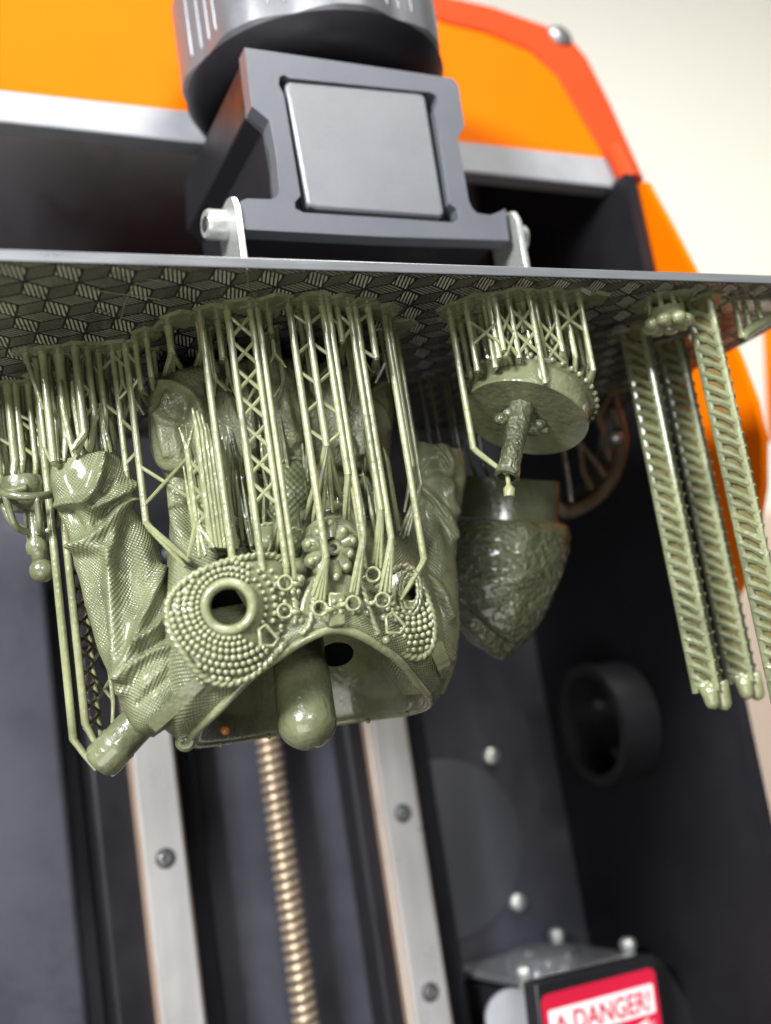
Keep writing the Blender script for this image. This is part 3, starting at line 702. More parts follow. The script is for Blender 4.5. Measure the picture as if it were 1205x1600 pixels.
# loops round the right opening
for rr_ in (20, 27):
    pts = [P(641+rr_*.62*math.cos(a), 925+rr_*1.35*math.sin(a), 2.32) for a in np.linspace(0, 2*math.pi, 14, endpoint=False)]
    rope(to, pts, .06, True, 'resin_olive', name='opening_loop')

# ---- middle panel: buckle strap, rope lines, rings
mid = [(462,985),(475,930),(490,900),(520,890),(555,900),(580,930),(596,985),(560,968),(525,958),(490,966)]
mb = MB(); mb.prism([P(x, y, 2.05+.00*x) for x, y in mid], (0, .5, .05)); mdp = mb.build('throat_panel', 'resin_olive', to, bevel=.06)
rope(mdp, [P(494,905,1.98),P(490,940,1.95),(P(484,975,1.95)),P(470,992,2.0)], .075)
rope(mdp, [P(562,905,1.98),P(572,935,1.97),P(582,965,1.98),P(592,990,2.05)], .075)
q = P(527, 948, 1.85)
mb = MB(); mb.prism([P(514,925,1.86),P(540,925,1.86),P(541,978,1.80),P(516,980,1.80)], (0, .22, .02)); bk = mb.build('buckle', 'resin_olive', to, bevel=.05)
for x, y in ((522,940),(533,939),(522,957),(533,956)):
    mb = MB(); mb.ball(P(x, y, 1.83), .06, 10); mb.build('rivet', 'resin_pale', bk)
def ringlet(px, py, Y, rpx, tri=False, tail=None):
    k = np.linalg.norm(P(px, py, Y)-CAM)/FPX
    if tri: pts2 = [(-.2, -1.1), (1.15, .35), (.55, 1.15), (-.75, 1.0), (-.85, -.6)]
    else: pts2 = [(math.cos(a), math.sin(a)) for a in np.linspace(0, 2*math.pi, 20, endpoint=False)]
    pts = [P(px+rpx*x, py+rpx*y, Y-.02*y) for x, y in pts2]
    pts = pts if tri else list(catmull(pts, 24, True))
    mb = MB(); mb.tube(pts+pts[:2], .036 if not tri else .045, 8, caps=False)
    if tail: mb.tube([P(px+rpx*tail[0], py+rpx*tail[1], Y), P(px+rpx*tail[0]*2.4, py+rpx*tail[1]*2.4, Y+.12)], .06, 8)
    mb.build('tie_ring', 'resin_strut', to, smooth=180)
for x, y, Y, tl_ in ((500,951,1.72,(.9,.1)),(552,943,1.72,(-.9,.1)),(598,938,1.85,(-.9,.25)),(583,898,1.95,(-.9,.3)),(445,955,1.85,(.95,.1)),(446,911,1.95,(.95,.1))): ringlet(x, y, Y, 11, tail=tl_)
ringlet(418, 993, 1.75, 15, True); ringlet(616, 973, 1.95, 15, True)
# knobbly studs scattered on the chest between the plates
for x, y in ((430,915),(425,935),(437,938),(430,962),(470,905),(466,925),(560,955),(575,958),(566,925),(600,965),(606,952),(590,915),(470,970),(440,985),(604,1000)):
    mb = MB(); mb.ball(P(x, y, 2.05), random.uniform(.07, .11), 10); mb.build('stud', 'resin_olive', to, smooth=180)

# ---- medallion of bolts
mc = (518, 858); YM = 2.45
md = MB(); c = P(*mc, YM); axm = nrm(np.array([-.28, -1, -.1])); md.lathe(c-axm*.3, axm, [(.72, 0), (.74, .28), (.66, .38)], 40); mdo = md.build('medallion', 'resin_olive', to)
for x, y in ((514,819),(535,831),(550,846),(496,832),(481,851),(485,878),(500,893),(524,902),(545,866),(540,886)):
    a = P(mc[0]+(x-mc[0])*.4, mc[1]+(y-mc[1])*.4, YM-.42); b = P(x, y, YM-.36); d = nrm(b-a)
    mb = MB(); mb.tube([a, a*.4+b*.6, b-d*.02, b+d*.08, b+d*.14], [.15, .18, .18, .14, .04], 12); pe = mb.build('petal_bolt', 'resin_olive', mdo)
    mb = MB(); mb.ball(b+axm*.13, .10, 10); mb.build('bolt_head', 'resin_pale', pe)
mb = MB(); mb.lathe(c+axm*.05, axm, [(.17, 0), (.17, .42), (.13, .46), (.08, .46), (.07, .3)], 24); mb.build('hub', 'resin_pale', mdo)
# ---- shield plates of the belt
def shield(px, py, rx, ry, Y, mat, rim='resin_pale', name='shield_plate'):
    n = 48; th_ = np.linspace(0, 2*math.pi, n, endpoint=False); G = []
    for s in np.linspace(.02, 1, 10):
        G.append([P(px+rx*s*math.cos(a), py+ry*s*math.sin(a), Y-.35*(1-s*s)) for a in th_])
    G.append([P(px+rx*math.cos(a), py+ry*math.sin(a), Y+.3) for a in th_])
    G = np.array(G); mb = MB(); mb.grid(G, True)
    uvx = []
    for row, s in zip(G, list(np.linspace(.02, 1, 10))+[1.1]):
        for a in th_: uvx.append((rx*s*math.cos(a)*.0155, ry*s*math.sin(a)*.0155))
    o = mb.build(name, mat, to, smooth=60, uv=uvx)
    rope(o, [P(px+rx*math.cos(a), py+ry*math.sin(a), Y-.03) for a in th_[::3]], .06, True, rim); return o
shield(462, 772, 50, 56, 3.5, 'resin_weaveplate')
shield(395, 778, 34, 36, 3.55, 'resin_olive')
shield(560, 785, 24, 42, 3.7, 'resin_olive')
shield(420, 845, 30, 26, 3.0, 'resin_olive')
shield(330, 800, 26, 40, 4.0, 'resin_olive'); shield(505, 800, 22, 26, 3.35, 'resin_olive'); shield(350, 848, 22, 16, 3.0, 'resin_olive'); shield(590, 830, 20, 30, 3.5, 'resin_weaveplate'); shield(460, 850, 20, 24, 2.75, 'resin_weaveplate')
for k in range(60):            # short pillars crowding the belt
    x = random.uniform(300, 610); y1 = random.uniform(745, 860); Y_ = 3.5-(y1-745)*.006
    a = P(x, y1, Y_); b = a+np.array([random.uniform(-.15, .1), random.uniform(-.2, .05), random.uniform(.5, 1.7)])
    mb = MB(); mb.tube([a, a*.6+b*.4, b], [.04, .06, .015], 6); mb.build('broken_support', random.choice(['resin_pale', 'resin_strut', 'resin_olive']), to)
for k in range(18):            # spikes standing on the belt
    x = 300+k*17+random.uniform(-4, 4); y0 = 725+random.uniform(-10, 25)
    a = P(x, y0, 4.0); b = P(x+random.uniform(-6, 4), y0-random.uniform(30, 60), 3.9)
    mb = MB(); mb.tube([a, a*.5+b*.5, b], [.06, .05, .012], 6); mb.build('broken_support', 'resin_strut', to)

# ---- supports of the torso
strut(to, (355,483), 892, [(405,962),(414,965),(424,958)], key='s1')
strut(to, (391,481), 888, [(449,937)], r=.075, key='s2')
strut(to, (402,481), 870, [(462,930)], r=.075, key='s3')
strut(to, (397,484), 800, [(432,865,.5),(420,860,.6)], r=.075, pads=False)
strut(to, (313,491), 913, [(398,962,-.1)], key='s4')
strut(to, (451,474), 872, [(488,932),(494,938),(500,940),(506,938)], key='s5')
strut(to, (477,474), 698, [(476,812,.9),(488,818,.9),(520,800,.9),(535,785,.9),(505,805,.9)], key='s6')
strut(to, (503,474), 742, [(545,812,.6),(538,815,.6)], key='s7')
strut(to, (512,474), 839, [(552,925,.1),(558,930,.1),(548,926,.1)], r=.08, key='s8')
strut(to, (508,478), 885, [(574,890)], r=.06, pads=False)
strut(to, (526,478), 535, [(529,573,2.2),(537,575,2.4)], r=.075, key='s9')
strut(to, (545,478), 797, [(583,880,.2),(588,886,.2),(595,888,.2)], r=.08, key='s10')
strut(to, (554,478), 842, [(594,926),(601,930),(609,926)], r=.08, key='s11')
strut(to, (549,482), 820, [(618,850,.3)], r=.07, pads=False)
strut(to, (575,478), 560, [(577,597,2.6),(590,596,2.6)], key='s12')
strut(to, (600,492), 876, [(626,938,-.15)], key='s13')
strut(to, (606,494), 730, [(632,800,.5)], r=.07, pads=False)
strut(to, (619,522), 758, [(624,836,.1),(630,842,.1),(637,838,.1)], key='s14', r=.07)
strut(to, (176,547), 737, [(201,754)], r=.075, key='w5')
strut(to, (196,540), 819, [(296,877,-1.9),(290,886,-1.7)], key='w6')
strut(to, (212,536), 609, [(236,620,1)], r=.07, key='w7')
strut(to, (229,525), 590, [(236,606,1.2),(245,604,1.2),(240,612,1.0)], r=.07)
strut(to, (263,507), 552, [(254,596,1.9),(262,592,1.9),(272,590,2.0),(290,584,2.0)], r=.09)
strut(to, (310,500), 545, [(303,578,2),(312,578,2)], r=.075)
strut(to, (340,498), 560, [(338,572,2.2),(347,574,2.2)], r=.08)
strut(to, (419,487), 520, [(438,552,2.2),(430,556,2.2)], r=.08)
strut(to, (468,490), 530, [(472,570,2)], r=.07)
strut(to, (560,500), 545, [(566,592,2),(572,594,2)], r=.07)
strut(to, (66,547), 722, [(95,730,.2)], key='w1', r=.095)
strut(to, (117,540), 678, [(112,704,0),(118,716,.2)], key='w2', r=.095)
strut(to, (136,545), 650, [(142,710,.1)], key='w3')
strut(to, (153,549), 650, [(166,706,.1)], key='w4')
strut(to, (40,549), 560, [(68,640,0)], r=.07); strut(to, (56,560), 700, [(84,728)], r=.07, pads=False)
for x_, b_, t_ in ((76,690,(100,712)),(103,640,(122,700)),(127,690,(140,700)),(145,600,(160,690)),(165,690,(176,706)),(186,640,(192,720)),(205,590,(236,640))):
    strut(to, (x_, 558+random.uniform(-4, 8)), b_, [(t_[0], t_[1], .4)], r=.06, pads=False)
strut(to, (92,552), 655, [(104,700)], r=.13, tipr=.12)
for (x, y) in ((302,648),(309,652),(316,658),(324,672),(332,678),(341,680)):     # row of merged pillars with snapped tops
    a = P(x+6, y+22, 2.7); b = down(a, 856+(x-300)*.05); e = P(x-1, y-10, 2.75)
    mb = MB(); mb.tube([e, a, (a+b)/2, b], [.025, .075, .08, .085], 8); mb.build('support_strut', 'resin_strut', to)
a = P(293, 701, 2.9); b = down(a, 816)
mb = MB(); mb.tube([a, b], .075, 8)
for q in ((280,668),(303,664)): mb.tube([a, P(*q, 2.9)], [.07, .02], 6)
for q in ((294,872),(312,872),(322,868),(335,856)): mb.tube([b, P(*q, 2.6)], [.07, .04], 6)
mb.build('support_strut', 'resin_strut', to); STR['s15'] = (a, b)
for (x, y0, y1) in ((372,690,770),(380,684,790),(362,700,770),(452,690,735),(590,700,800),(606,720,830),(548,690,760),(413,700,760),(424,690,730)):
    a = P(x, y0, 3.6); b = down(a, y1); mb = MB(); mb.tube([a+np.array([-.06, 0, .35]), a, b], [.015, .055, .065], 7); mb.build('broken_support', 'resin_strut', to)
for k in range(16):
    x_ = 86+k*6.2+random.uniform(-2, 2); y_ = 722-(x_-84)*.19; b = P(x_, y_+2, 4.75+random.uniform(-.1, .5)); h_ = random.uniform(.5, 1.3); a = b+np.array([random.uniform(-.12, .12), .05, h_])
    mb = MB(); mb.tube([a+np.array([0, 0, .6]), a, a*.4+b*.6, b], [.05, .075, .07, .035], 8); mb.build('support_strut', random.choice(['resin_strut', 'resin_pale']), to)
mb = MB(); q0 = [P(x_, y_, 5.1) for x_, y_ in ((90,652),(106,649),(122,702),(104,706))]; mb.prism(q0, (.05, .5, 0)); mb.build('support_post', 'resin_pale', to, bevel=.03)
# wet drops hanging from the lowest edges
for x_, y_, Y_, r_ in ((300,1166,4.2,.05),(345,1164,5.4,.05),(420,1150,6.4,.06),(500,1138,6.8,.05),(575,1126,6.4,.06),(636,1114,5.4,.05),(412,1012,1.7,.05),(552,958,1.72,.04),(616,992,1.95,.05),(500,966,1.72,.04)):
    mb = MB(); mb.ball(P(x_, y_, Y_), r_, 12, (1, 1, 1.35)); mb.build('resin_drop', 'resin_wetdrop', to, smooth=180)
# lattice braces
for py in (511, 552, 594, 637, 681, 726, 771):
    brace(to, on('s1', py-19), on('s2', py+17)); brace(to, on('s1', py+17), on('s2', py-19))
def zig(k1, k2, ys, flip=0, dy=17):
    for i, y in enumerate(ys):
        s = 1 if (i+flip) % 2 else -1
        brace(to, on(k1, y+s*dy*.6), on(k2, y-s*dy*.6))
zig('s5', 's6', (498, 545, 590, 636, 680)); zig('s6', 's7', (498, 545, 590, 636, 685), 1)
zig('s9', 's10', (500, 522)); zig('s10', 's12', (500, 550), 1); zig('s7', 's9', (498,))
zig('w2', 'w3', (565, 605, 645), 1); zig('w3', 'w4', (575, 640)); zig('w4', 'w5', (570, 640), 1); zig('w5', 'w6', (565, 615, 665, 715)); zig('w6', 'w7', (560, 600))
brace(to, on('w6', 728), P(325, 796, 2.8)); brace(to, on('w6', 790), P(293, 715, 2.9))
for y in (730, 770, 805): brace(to, down(STR['s15'][0], y-12), P(318+(y-730)*.17, y+12, 2.75)); brace(to, down(STR['s15'][0], y+14), P(320+(y-730)*.17, y-10, 2.75))
for k in range(26):
    x_ = random.uniform(60, 600); y_ = 552-abs(x_-40)*.13+random.uniform(4, 26) if x_ < 300 else 505+random.uniform(-10, 18)
    a = PZ(x_, y_); L_ = random.uniform(.8, 1.6); b = a+np.array([0, 0, -L_]); pad(to, a, .2)
    mb = MB(); mb.tube([a, a+np.array([0, 0, -.2]), b], [.08, .055, .055], 7)
    for q in range(random.choice((2, 3))): mb.tube([b, b+np.array([random.uniform(-.3, .3), random.uniform(-.2, .5), -random.uniform(.25, .5)])], [.05, .025], 6)
    mb.build('support_strut', 'resin_strut', to)
# raft between the struts
for q in ((80,548),(150,545),(180,542),(230,520),(285,498),(330,486),(375,478),(430,470),(490,466),(530,468),(565,474),(595,486),(625,508),(400,500),(500,495)): pad(to, PZ(*q), r=random.uniform(.4, .6))

for pts in ([(140,452),(180,458),(250,468)],[(215,440),(200,462),(188,500)],[(230,436),(262,440)],[(386,420),(388,450)],[(150,480),(172,492)]):      # cured hairs on the plate
    mb = MB(); mb.tube([PZ(x, y, -.02) for x, y in catmull(pts, 12)], .014, 5); mb.build('resin_hair', 'resin_strut', to)
# ================================================================== LEFT PRINT (cage with ball end)
lp = thing('printed_fitting', 'small olive cage-like print with a ball end at the left edge', 'printed model', 'resin prints hanging from the build plate')
strut(lp, (12,600), 722, [(20,745,-.1)], r=.11, key='p1'); strut(lp, (24,600), 715, [(34,740,0)], r=.10, key='p2'); strut(lp, (44,598), 725, [(55,765)], r=.08, key='p3'); strut(lp, (-14,600), 740, [(10,760)], r=.09, key='p4'); strut(lp, (64,600), 760, [(70,800)], r=.06)
for k1, k2, y in (('p1','p3',650),('p2','p3',665),('p2','p3',705),('p4','p1',690)): brace(lp, on(k1, y-8), on(k2, y+8)); 
YL = 6.7
a = P(52, 770, YL); b = P(66, 895, YL-.1); mb = MB(); d = nrm(b-a)
mb.tube([P(50,760,YL), P(54,800,YL), P(57,845,YL), P(58,850,YL), P(60,862,YL), P(62,866,YL), P(63,878,YL)], [.34, .26, .22, .27, .27, .2, .2], 20); mb.ball(P(66, 891, YL), .30, 20); mb.build('stem', 'resin_olive', lp, smooth=180)
pts = [P(46+52*math.cos(t_), 762+14*math.sin(t_), YL+.9*math.sin(-t_)) for t_ in np.linspace(0, 2*math.pi, 20, endpoint=False)]
mb = MB(); mb.tube(pts+pts[:1], .10, 8, caps=False); mb.build('hoop', 'resin_olive', lp, smooth=180)
for k in range(6):
    t_ = k*math.pi/3+.3; a = P(46+52*math.cos(t_), 762+14*math.sin(t_), YL+.9*math.sin(-t_)); b = P(54+40*math.cos(t_), 815+10*math.sin(t_), YL+.6*math.sin(-t_)); e = P(57+8*math.cos(t_), 832, YL)
    mb = MB(); mb.tube(catmull([a, b, e], 10), .085, 8); mb.build('cage_rib', 'resin_olive', lp, smooth=180)
mb = MB(); mb.tube([P(-30,770,YL), P(4,770,YL-.2), P(42,762,YL-.6)], .09, 8); mb.build('cross_bar', 'resin_strut', lp, smooth=180)
mb = MB(); mb.lathe(P(34,748,YL), (0,0,-1), [(.5,0),(.55,.2),(.45,.6),(.25,.8)], 24); mb.build('cup', 'resin_olive', lp)
for x_, b_, e_ in ((-6,690,(14,752)),(4,700,(2,758)),(32,690,(28,745)),(52,700,(64,758)),(58,650,(76,752)),(38,640,(44,752)),(70,690,(88,756))):
    strut(lp, (x_, 604+random.uniform(-6, 8)), b_, [(e_[0], e_[1], .2), (e_[0]+9, e_[1]+4, .3)], r=.065, pads=False)

# ================================================================== PEG ON LONG STRUTS (left)
pg = thing('printed_peg', 'short olive cylinder peg at lower left, held by two long thin struts', 'printed model', 'resin prints hanging from the build plate')
Yp = 6.4
a, b = P(244, 1098, Yp-.6), P(153, 1196, Yp+.1); d = nrm(b-a); L_ = np.linalg.norm(b-a)
mb = MB(); mb.lathe(a, d, [(.44, 0), (.44, L_*.62), (.47, L_*.64), (.45, L_*.70), (.47, L_*.9), (.44, L_*.97), (.36, L_*1.0), (.1, L_*1.01)], 40); mb.build('peg_body', 'resin_olive', pg, smooth=50)
def longstrut(px, py, bot, tip, r=.1, Y=Yp):
    q = P(px, py, Y); a = np.array([q[0], q[1], -.02]); b = down(a, bot); e = P(*tip, Y)
    mb = MB(); mb.tube([a, (a+b)/2, b, b*.5+e*.5, e], [r, r, r, r*.8, .05], 10); mb.build('support_strut', 'resin_strut', pg); return a, b
A1 = longstrut(99, 1000, 1155, (150, 1203)); A2 = longstrut(120, 1000, 1130, (158, 1178)); A3 = longstrut(142, 1000, 1150, (165, 1170), .06, Yp+1.0); A4 = longstrut(170, 1030, 1100, (176, 1130), .06)
for y in range(700, 1130, 26):
    brace(pg, down(A2[0], y), down(A3[0], y+22), .055, 'resin_brown'); brace(pg, down(A2[0], y+22), down(A3[0], y), .055, 'resin_brown')
for y in (1000, 1060): brace(pg, down(A3[0], y), down(A4[0], y+34)); brace(pg, down(A3[0], y+34), down(A4[0], y))
for q in (A1, A2, A3, A4): pad(pg, q[0])

# ================================================================== DISC PRINT
dk = thing('printed_disc_base', 'tilted round olive disc with a short pin, hanging from a dense cluster of struts', 'printed model', 'resin prints hanging from the build plate')
dc = P(820, 655, 2.6); n_ = nrm(.49*nrm(CAM-dc)+.87*(-.22*AR-.975*AU))
Rk = 98*np.linalg.norm(dc-CAM)/FPX
mb = MB(); mb.lathe(dc, n_, [(Rk*.9, -.86), (Rk*.98, -.84), (Rk*1.04, -.74), (Rk*1.02, -.66), (Rk*.97, -.62), (Rk*.965, -.30), (Rk*.99, -.12), (Rk*1.0, -.04), (Rk*.985, 0)], 72); mb.build('disc', 'resin_olive', dk, smooth=30)
dx, dyv, _ = frame(n_)
pb = P(812, 652, 2.2); pe = P(792, 745, 2.05); d = nrm(pe-pb); L_ = np.linalg.norm(pe-pb)
mb = MB(); mb.lathe(pb, d, [(.34, -.3), (.30, 0), (.28, L_*.3), (.27, L_*.8), (.31, L_*.9), (.32, L_), (.22, L_+.02), (.2, L_-.2)], 24); mb.build('pin', 'resin_wet', dk, smooth=50)
mb = MB()
for q in ((800,648,.16),(818,640,.13),(826,650,.16),(840,664,.14),(785,655,.13),(832,672,.13),(850,672,.08)): mb.ball(P(q[0], q[1], 2.35), q[2]*1.4, 12, (1.3, 1, .9))
mb.build('melted_resin', 'resin_wet', dk, smooth=180)
for k in range(40):
    a = 2*math.pi*k/40; mb = MB(); c = dc+n_*-.72+(Rk*1.06)*(math.cos(a)*dx+math.sin(a)*dyv); mb.ball(c, .075, 8); mb.build('rim_tooth', 'resin_pale', dk, smooth=180)
strut(dk, (704,495), 702, [(793,742,-.4)], key='d0')
a = P(793, 742, 2.06); mb = MB(); mb.tube([a, P(795,757,2.06), P(796,764,2.06), P(796,776,2.06)], [.06, .06, .15, .13], 10); mb.build('strut_blob', 'resin_strut', dk)
def disc_pt(px, py):
    d = ray(px, py); o = dc-n_*.75; return CAM+d*((n_@(o-CAM))/(n_@d))
dst = [((729,482),580,[(746,606),(760,602),(750,607)]),((772,463),548,[(776,604),(795,604),(818,600)]),((764,468),560,[(772,602)]),((794,466),560,[(806,603),(798,604)]),((826,460),600,[(838,612),(850,616)]),((834,466),585,[(860,612)]),((816,470),540,[(832,608),(838,600)]),
       ((863,466),550,[(888,615),(868,600),(895,618)]),((882,470),560,[(898,612)]),((905,466),580,[(906,627),(914,640)]),((905,480),550,[(915,632)]),((846,484),560,[(870,592)]),((750,490),560,[(756,590)]),((780,500),570,[(788,592)]),((878,490),545,[(882,585)]),((800,490),560,[(815,590),(810,588)]),((720,505),590,[(736,612)]),((757,475),575,[(762,604),(768,600)]),((785,480),585,[(784,604)]),((808,472),575,[(826,606),(818,602)]),((852,474),580,[(878,604),(884,610)]),((893,478),575,[(905,618),(900,606)]),((738,500),585,[(744,600)]),((868,500),560,[(890,596)]),((822,505),560,[(842,590)]),((765,515),575,[(775,588)])]
for i, (tp_, bt, tips) in enumerate(dst):
    a = PZ(*tp_); b = down(a, bt); pad(dk, a)
    mb = MB(); mb.tube([a+np.array([0,0,-.01]), a+np.array([0,0,-.3]), b], [.10, .075, .075], 9)
    for q in tips:
        e = disc_pt(*q); mb.tube([b+np.array([0,0,.04]), b*.3+e*.7, e], [.075, .06, .05], 8)
    mb.build('support_strut', 'resin_strut', dk); STR['d%d' % (i+1)] = (a, b)
for k1, k2, ys in (('d8','d10',(500,)),('d2','d4',(505,540)),('d4','d5',(500,535)),('d1','d2',(520,)),('d6','d8',(520,550)),('d12','d15',(530,)),('d13','d14',(525,))):
    for y in ys: brace(dk, on(k1, y-18), on(k2, y+18)); brace(dk, on(k1, y+18), on(k2, y-18))
for q in ((715,482),(745,470),(800,462),(850,462),(890,464),(920,468)): pad(dk, PZ(*q), .6)

# ================================================================== BULB PRINT
bu = thing('printed_boot', 'glossy dark tapering print with a rough skin and smooth collar, half behind the torso', 'printed model', 'resin prints hanging from the build plate')
rows = [(712,742,866,752,7.4),(711,770,866,780,7.4),(710,806,864,818,7.4)]
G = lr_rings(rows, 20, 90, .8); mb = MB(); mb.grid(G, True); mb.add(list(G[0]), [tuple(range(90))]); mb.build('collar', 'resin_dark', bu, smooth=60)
rows = [(706,812,866,814,7.4),(700,832,880,828,7.4),(698,860,878,862,7.35),(700,905,866,908,7.3),(708,950,848,952,7.2),(728,990,826,992,7.15),(756,1016,806,1014,7.1),(778,1030,790,1030,7.1)]
G = lr_rings(rows, 120, 140, .8)
def rough(flat, xy):
    q = flat*4.5; return .5*(.05*np.sin(q[:, 0]*1.7+np.sin(q[:, 2]*1.3))*np.sin(q[:, 2]*1.9+np.sin(q[:, 0]*2.1))+.035*np.sin(q[:, 0]*3.9+2*np.sin(q[:, 2]*2.7))*np.sin(q[:, 2]*4.3+1.5*np.sin(q[:, 0]*3.1)))*np.clip((xy[:, 1]-800)/60, 0, 1)
G = crease(G, True, [([(720,905),(770,912),(830,900)], 10, .15), ([(715,945),(760,985),(790,1010)], 7, -.15), ([(740,850),(790,880)], 14, .1), ([(820,830),(815,900),(800,980)], 12, .1)], G.reshape(-1, 3).mean(0), rough)
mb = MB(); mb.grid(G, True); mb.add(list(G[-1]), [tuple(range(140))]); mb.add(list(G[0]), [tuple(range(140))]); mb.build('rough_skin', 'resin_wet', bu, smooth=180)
for x, y0 in ((655,590),(672,600),(690,580),(700,600),(716,600),(735,610)):
    q = P(x, y0, 6.8); a = np.array([q[0], q[1], -.02]); b = down(a, 730); mb = MB(); mb.tube([a, b, P(x+35, 760, 7.2)], [.07, .07, .03], 8); mb.build('support_strut', 'resin_dark', bu)
q = P(682, 668, 12.5); sv = thing('steel_coupling', 'small ribbed steel block glimpsed between the struts behind the torso', 'coupling')
mb = MB(); mb.box((q[0]-.9, 12.4, q[2]-.8), (q[0]+.9, 13.6, q[2]+.8)); mb.build('block', 'zinc', sv, bevel=.1)
for k in range(4): mb = MB(); mb.box((q[0]-.92, 12.3, q[2]-.7+.4*k), (q[0]+.92, 12.41, q[2]-.5+.4*k)); mb.build('rib', 'rail_steel', sv)

# ================================================================== SHELL PRINT (behind, right)
sh = thing('printed_shell', 'dark brown curved print with branching supports behind the disc', 'printed model', 'resin prints hanging from the build plate')
YS = 9.0
arc = [P(*q, YS) for q in ((962,640),(972,690),(962,735),(938,772),(905,795),(882,800),(868,790))]
mb = MB(); mb.tube(catmull(arc, 40), .22, 12); mb.build('shell_edge', 'resin_brown', sh, smooth=180)
G = np.stack([catmull([P(*q, YS+1.6*s) for q in ((955-20*s,640),(962-25*s,690),(952-30*s,732),(930-30*s,765),(900-25*s,785),(880-15*s,790),(868-8*s,780))], 30) for s in np.linspace(0, 1, 12)])
mb = MB(); mb.grid(G); mb.build('shell_wall', 'resin_brown', sh, smooth=180)
for pts in ([(927,560),(932,640),(945,690),(952,720)],[(962,600),(938,648)],[(905,690),(925,715),(945,745)],[(905,690),(912,740),(925,765)],[(880,700),(890,760),(892,785)],[(948,560),(960,600),(965,640)],[(890,640),(888,700)]):
    mb = MB(); mb.tube([P(*q, YS-.1) for q in pts], .085, 8); mb.build('support_strut', 'resin_brown', sh)
for x in (895, 915, 935, 955):
    q = P(x, 620, YS); a = np.array([q[0], q[1], -.02]); mb = MB(); mb.tube([a, q], .08, 8); mb.build('support_strut', 'resin_brown', sh); pad(sh, a, .5, mat='resin_dark')
mb = MB(); mb.ball(P(963, 683, YS-.3), .22, 14); mb.build('clear_bead', 'zinc', sh, smooth=180)

# ================================================================== LATTICE BEAMS (right)
def beam(label, top, wl, wr, bot, lobes=True):
    """three pillars braced into a narrow lattice beam"""
    t_ = thing('printed_lattice_beam', label, 'printed model', 'long lattice beams at the right')
    A = PZ(*top)
    offs = [(-wl, .18), (0.0, -.28), (wr, .10)]
    Z = down(A, bot)[2]; Q = []
    for ox, oy in offs:
        a = A+np.array([ox, oy, 0]); b = a+np.array([0, 0, Z]); Q.append((a, b))
        mb = MB(); mb.tube([a, b], .10, 8); mb.build('pillar', 'resin_pale' if ox == 0 else 'resin_olive', t_); pad(t_, a, .45)
    stp = .35; k = 0; z = -.25
    while z > Z+.2:
        for i, j in ((0, 1), (1, 2)):
            a = Q[i][0]+np.array([0, 0, z]); b = Q[j][0]+np.array([0, 0, z-stp*random.uniform(.95, 1.3)]); m_ = a*.5+b*.5+np.array([random.uniform(-.03, .03), -.04, 0])
            mb = MB(); mb.tube([a, m_, b], [.13, random.uniform(.06, .10), .12], 6); mb.build('brace', 'resin_olive', t_)
        a = Q[2][0]+np.array([.0, 0, z]); mb = MB(); mb.tube([a, a+np.array([.06, -.02, .03]), a+np.array([.15, -.05, .06])], [.11, .09, .03], 6); mb.build('tooth', 'resin_strut', t_)
        z -= stp; k += 1
    z = -.3
    while z > Z+.2:                                  # braces on the far side
        a = Q[0][0]+np.array([0, .05, z]); b = Q[2][0]+np.array([0, .05, z-stp*.5]); mb = MB(); mb.tube([a, b], .05, 5); mb.build('brace', 'resin_olive', t_); z -= stp
    for i_, j_ in ((0, 1), (1, 2)):
        e = np.array([0, .075, 0]); mb = MB(); mb.prism([Q[i_][0]+e, Q[j_][0]+e, Q[j_][1]+e, Q[i_][1]+e], (0, .03, 0)); mb.build('web', 'resin_olive' if i_ else 'resin_film', t_)
    b0, b1, b2 = (q[1] for q in Q)
    for q, dz in ((b1*.6+b0*.4, -.42), (b1*.35+b2*.65, -.5)):
        mb = MB(); mb.tube([q+np.array([0, 0, .2]), q+np.array([.05, 0, -.1]), q+np.array([.06, 0, dz+.1]), q+np.array([.06, 0, dz]), q+np.array([.06, 0, dz-.06])], [.26, .23, .2, .15, .04], 14); mb.build('drip_lobe', 'resin_pale', t_, smooth=180)
    mb = MB(); mb.tube([b0+np.array([-.02, 0, .25]), b0*.5+b1*.5+np.array([0, 0, .12]), b2+np.array([0, 0, .25])], [.08, .2, .1], 10); mb.build('end_web', 'resin_pale', t_, smooth=180)
    return t_
beam('long pale green lattice beam hanging free, the left one of three', (993,518), .32, .44, 1080)
beam('long olive lattice beam in front of the orange hood, middle and farthest of three', (1050,535), .34, .44, 1066)
beam('long pale lattice beam running off the right edge, right one of three', (1096,470), .30, .36, 1120)

# ================================================================== SMALL PRINTS (right)
fl = thing('printed_rosette', 'small olive flower-shaped print close under the plate between two beams', 'printed model', 'resin prints hanging from the build plate')
fc = P(1042, 505, 1.3)
mb = MB(); mb.lathe(fc+np.array([0, 0, .35]), (0, 0, -1), [(.5, 0), (.55, .25), (.35, .4)], 24); mb.build('hub', 'resin_olive', fl)
for k in range(8):
    a = 2*math.pi*k/8; c = fc+np.array([.48*math.cos(a), .45*math.sin(a), -.02]); mb = MB(); mb.ball(c, .23, 12, (1, 1, .8)); mb.build('petal', 'resin_pale', fl, smooth=180)
    q = fc+np.array([.45*math.cos(a), .42*math.sin(a), 0]); mb = MB(); mb.tube([np.array([q[0], q[1], -.01]), q], [.07, .09], 7); mb.build('support_strut', 'resin_strut', fl)
pad(fl, (fc[0], fc[1], 0), .9)
fr_ = thing('printed_ring_segment', 'small pale print on short struts at the right end of the plate', 'printed model', 'resin prints hanging from the build plate')
pts = [P(*q, 1.3) for q in ((1160,528),(1172,516),(1190,505),(1215,492),(1240,486))]
mb = MB(); mb.tube(catmull(pts, 20), .16, 10); mb.build('curved_bar', 'resin_pale', fr_, smooth=180)
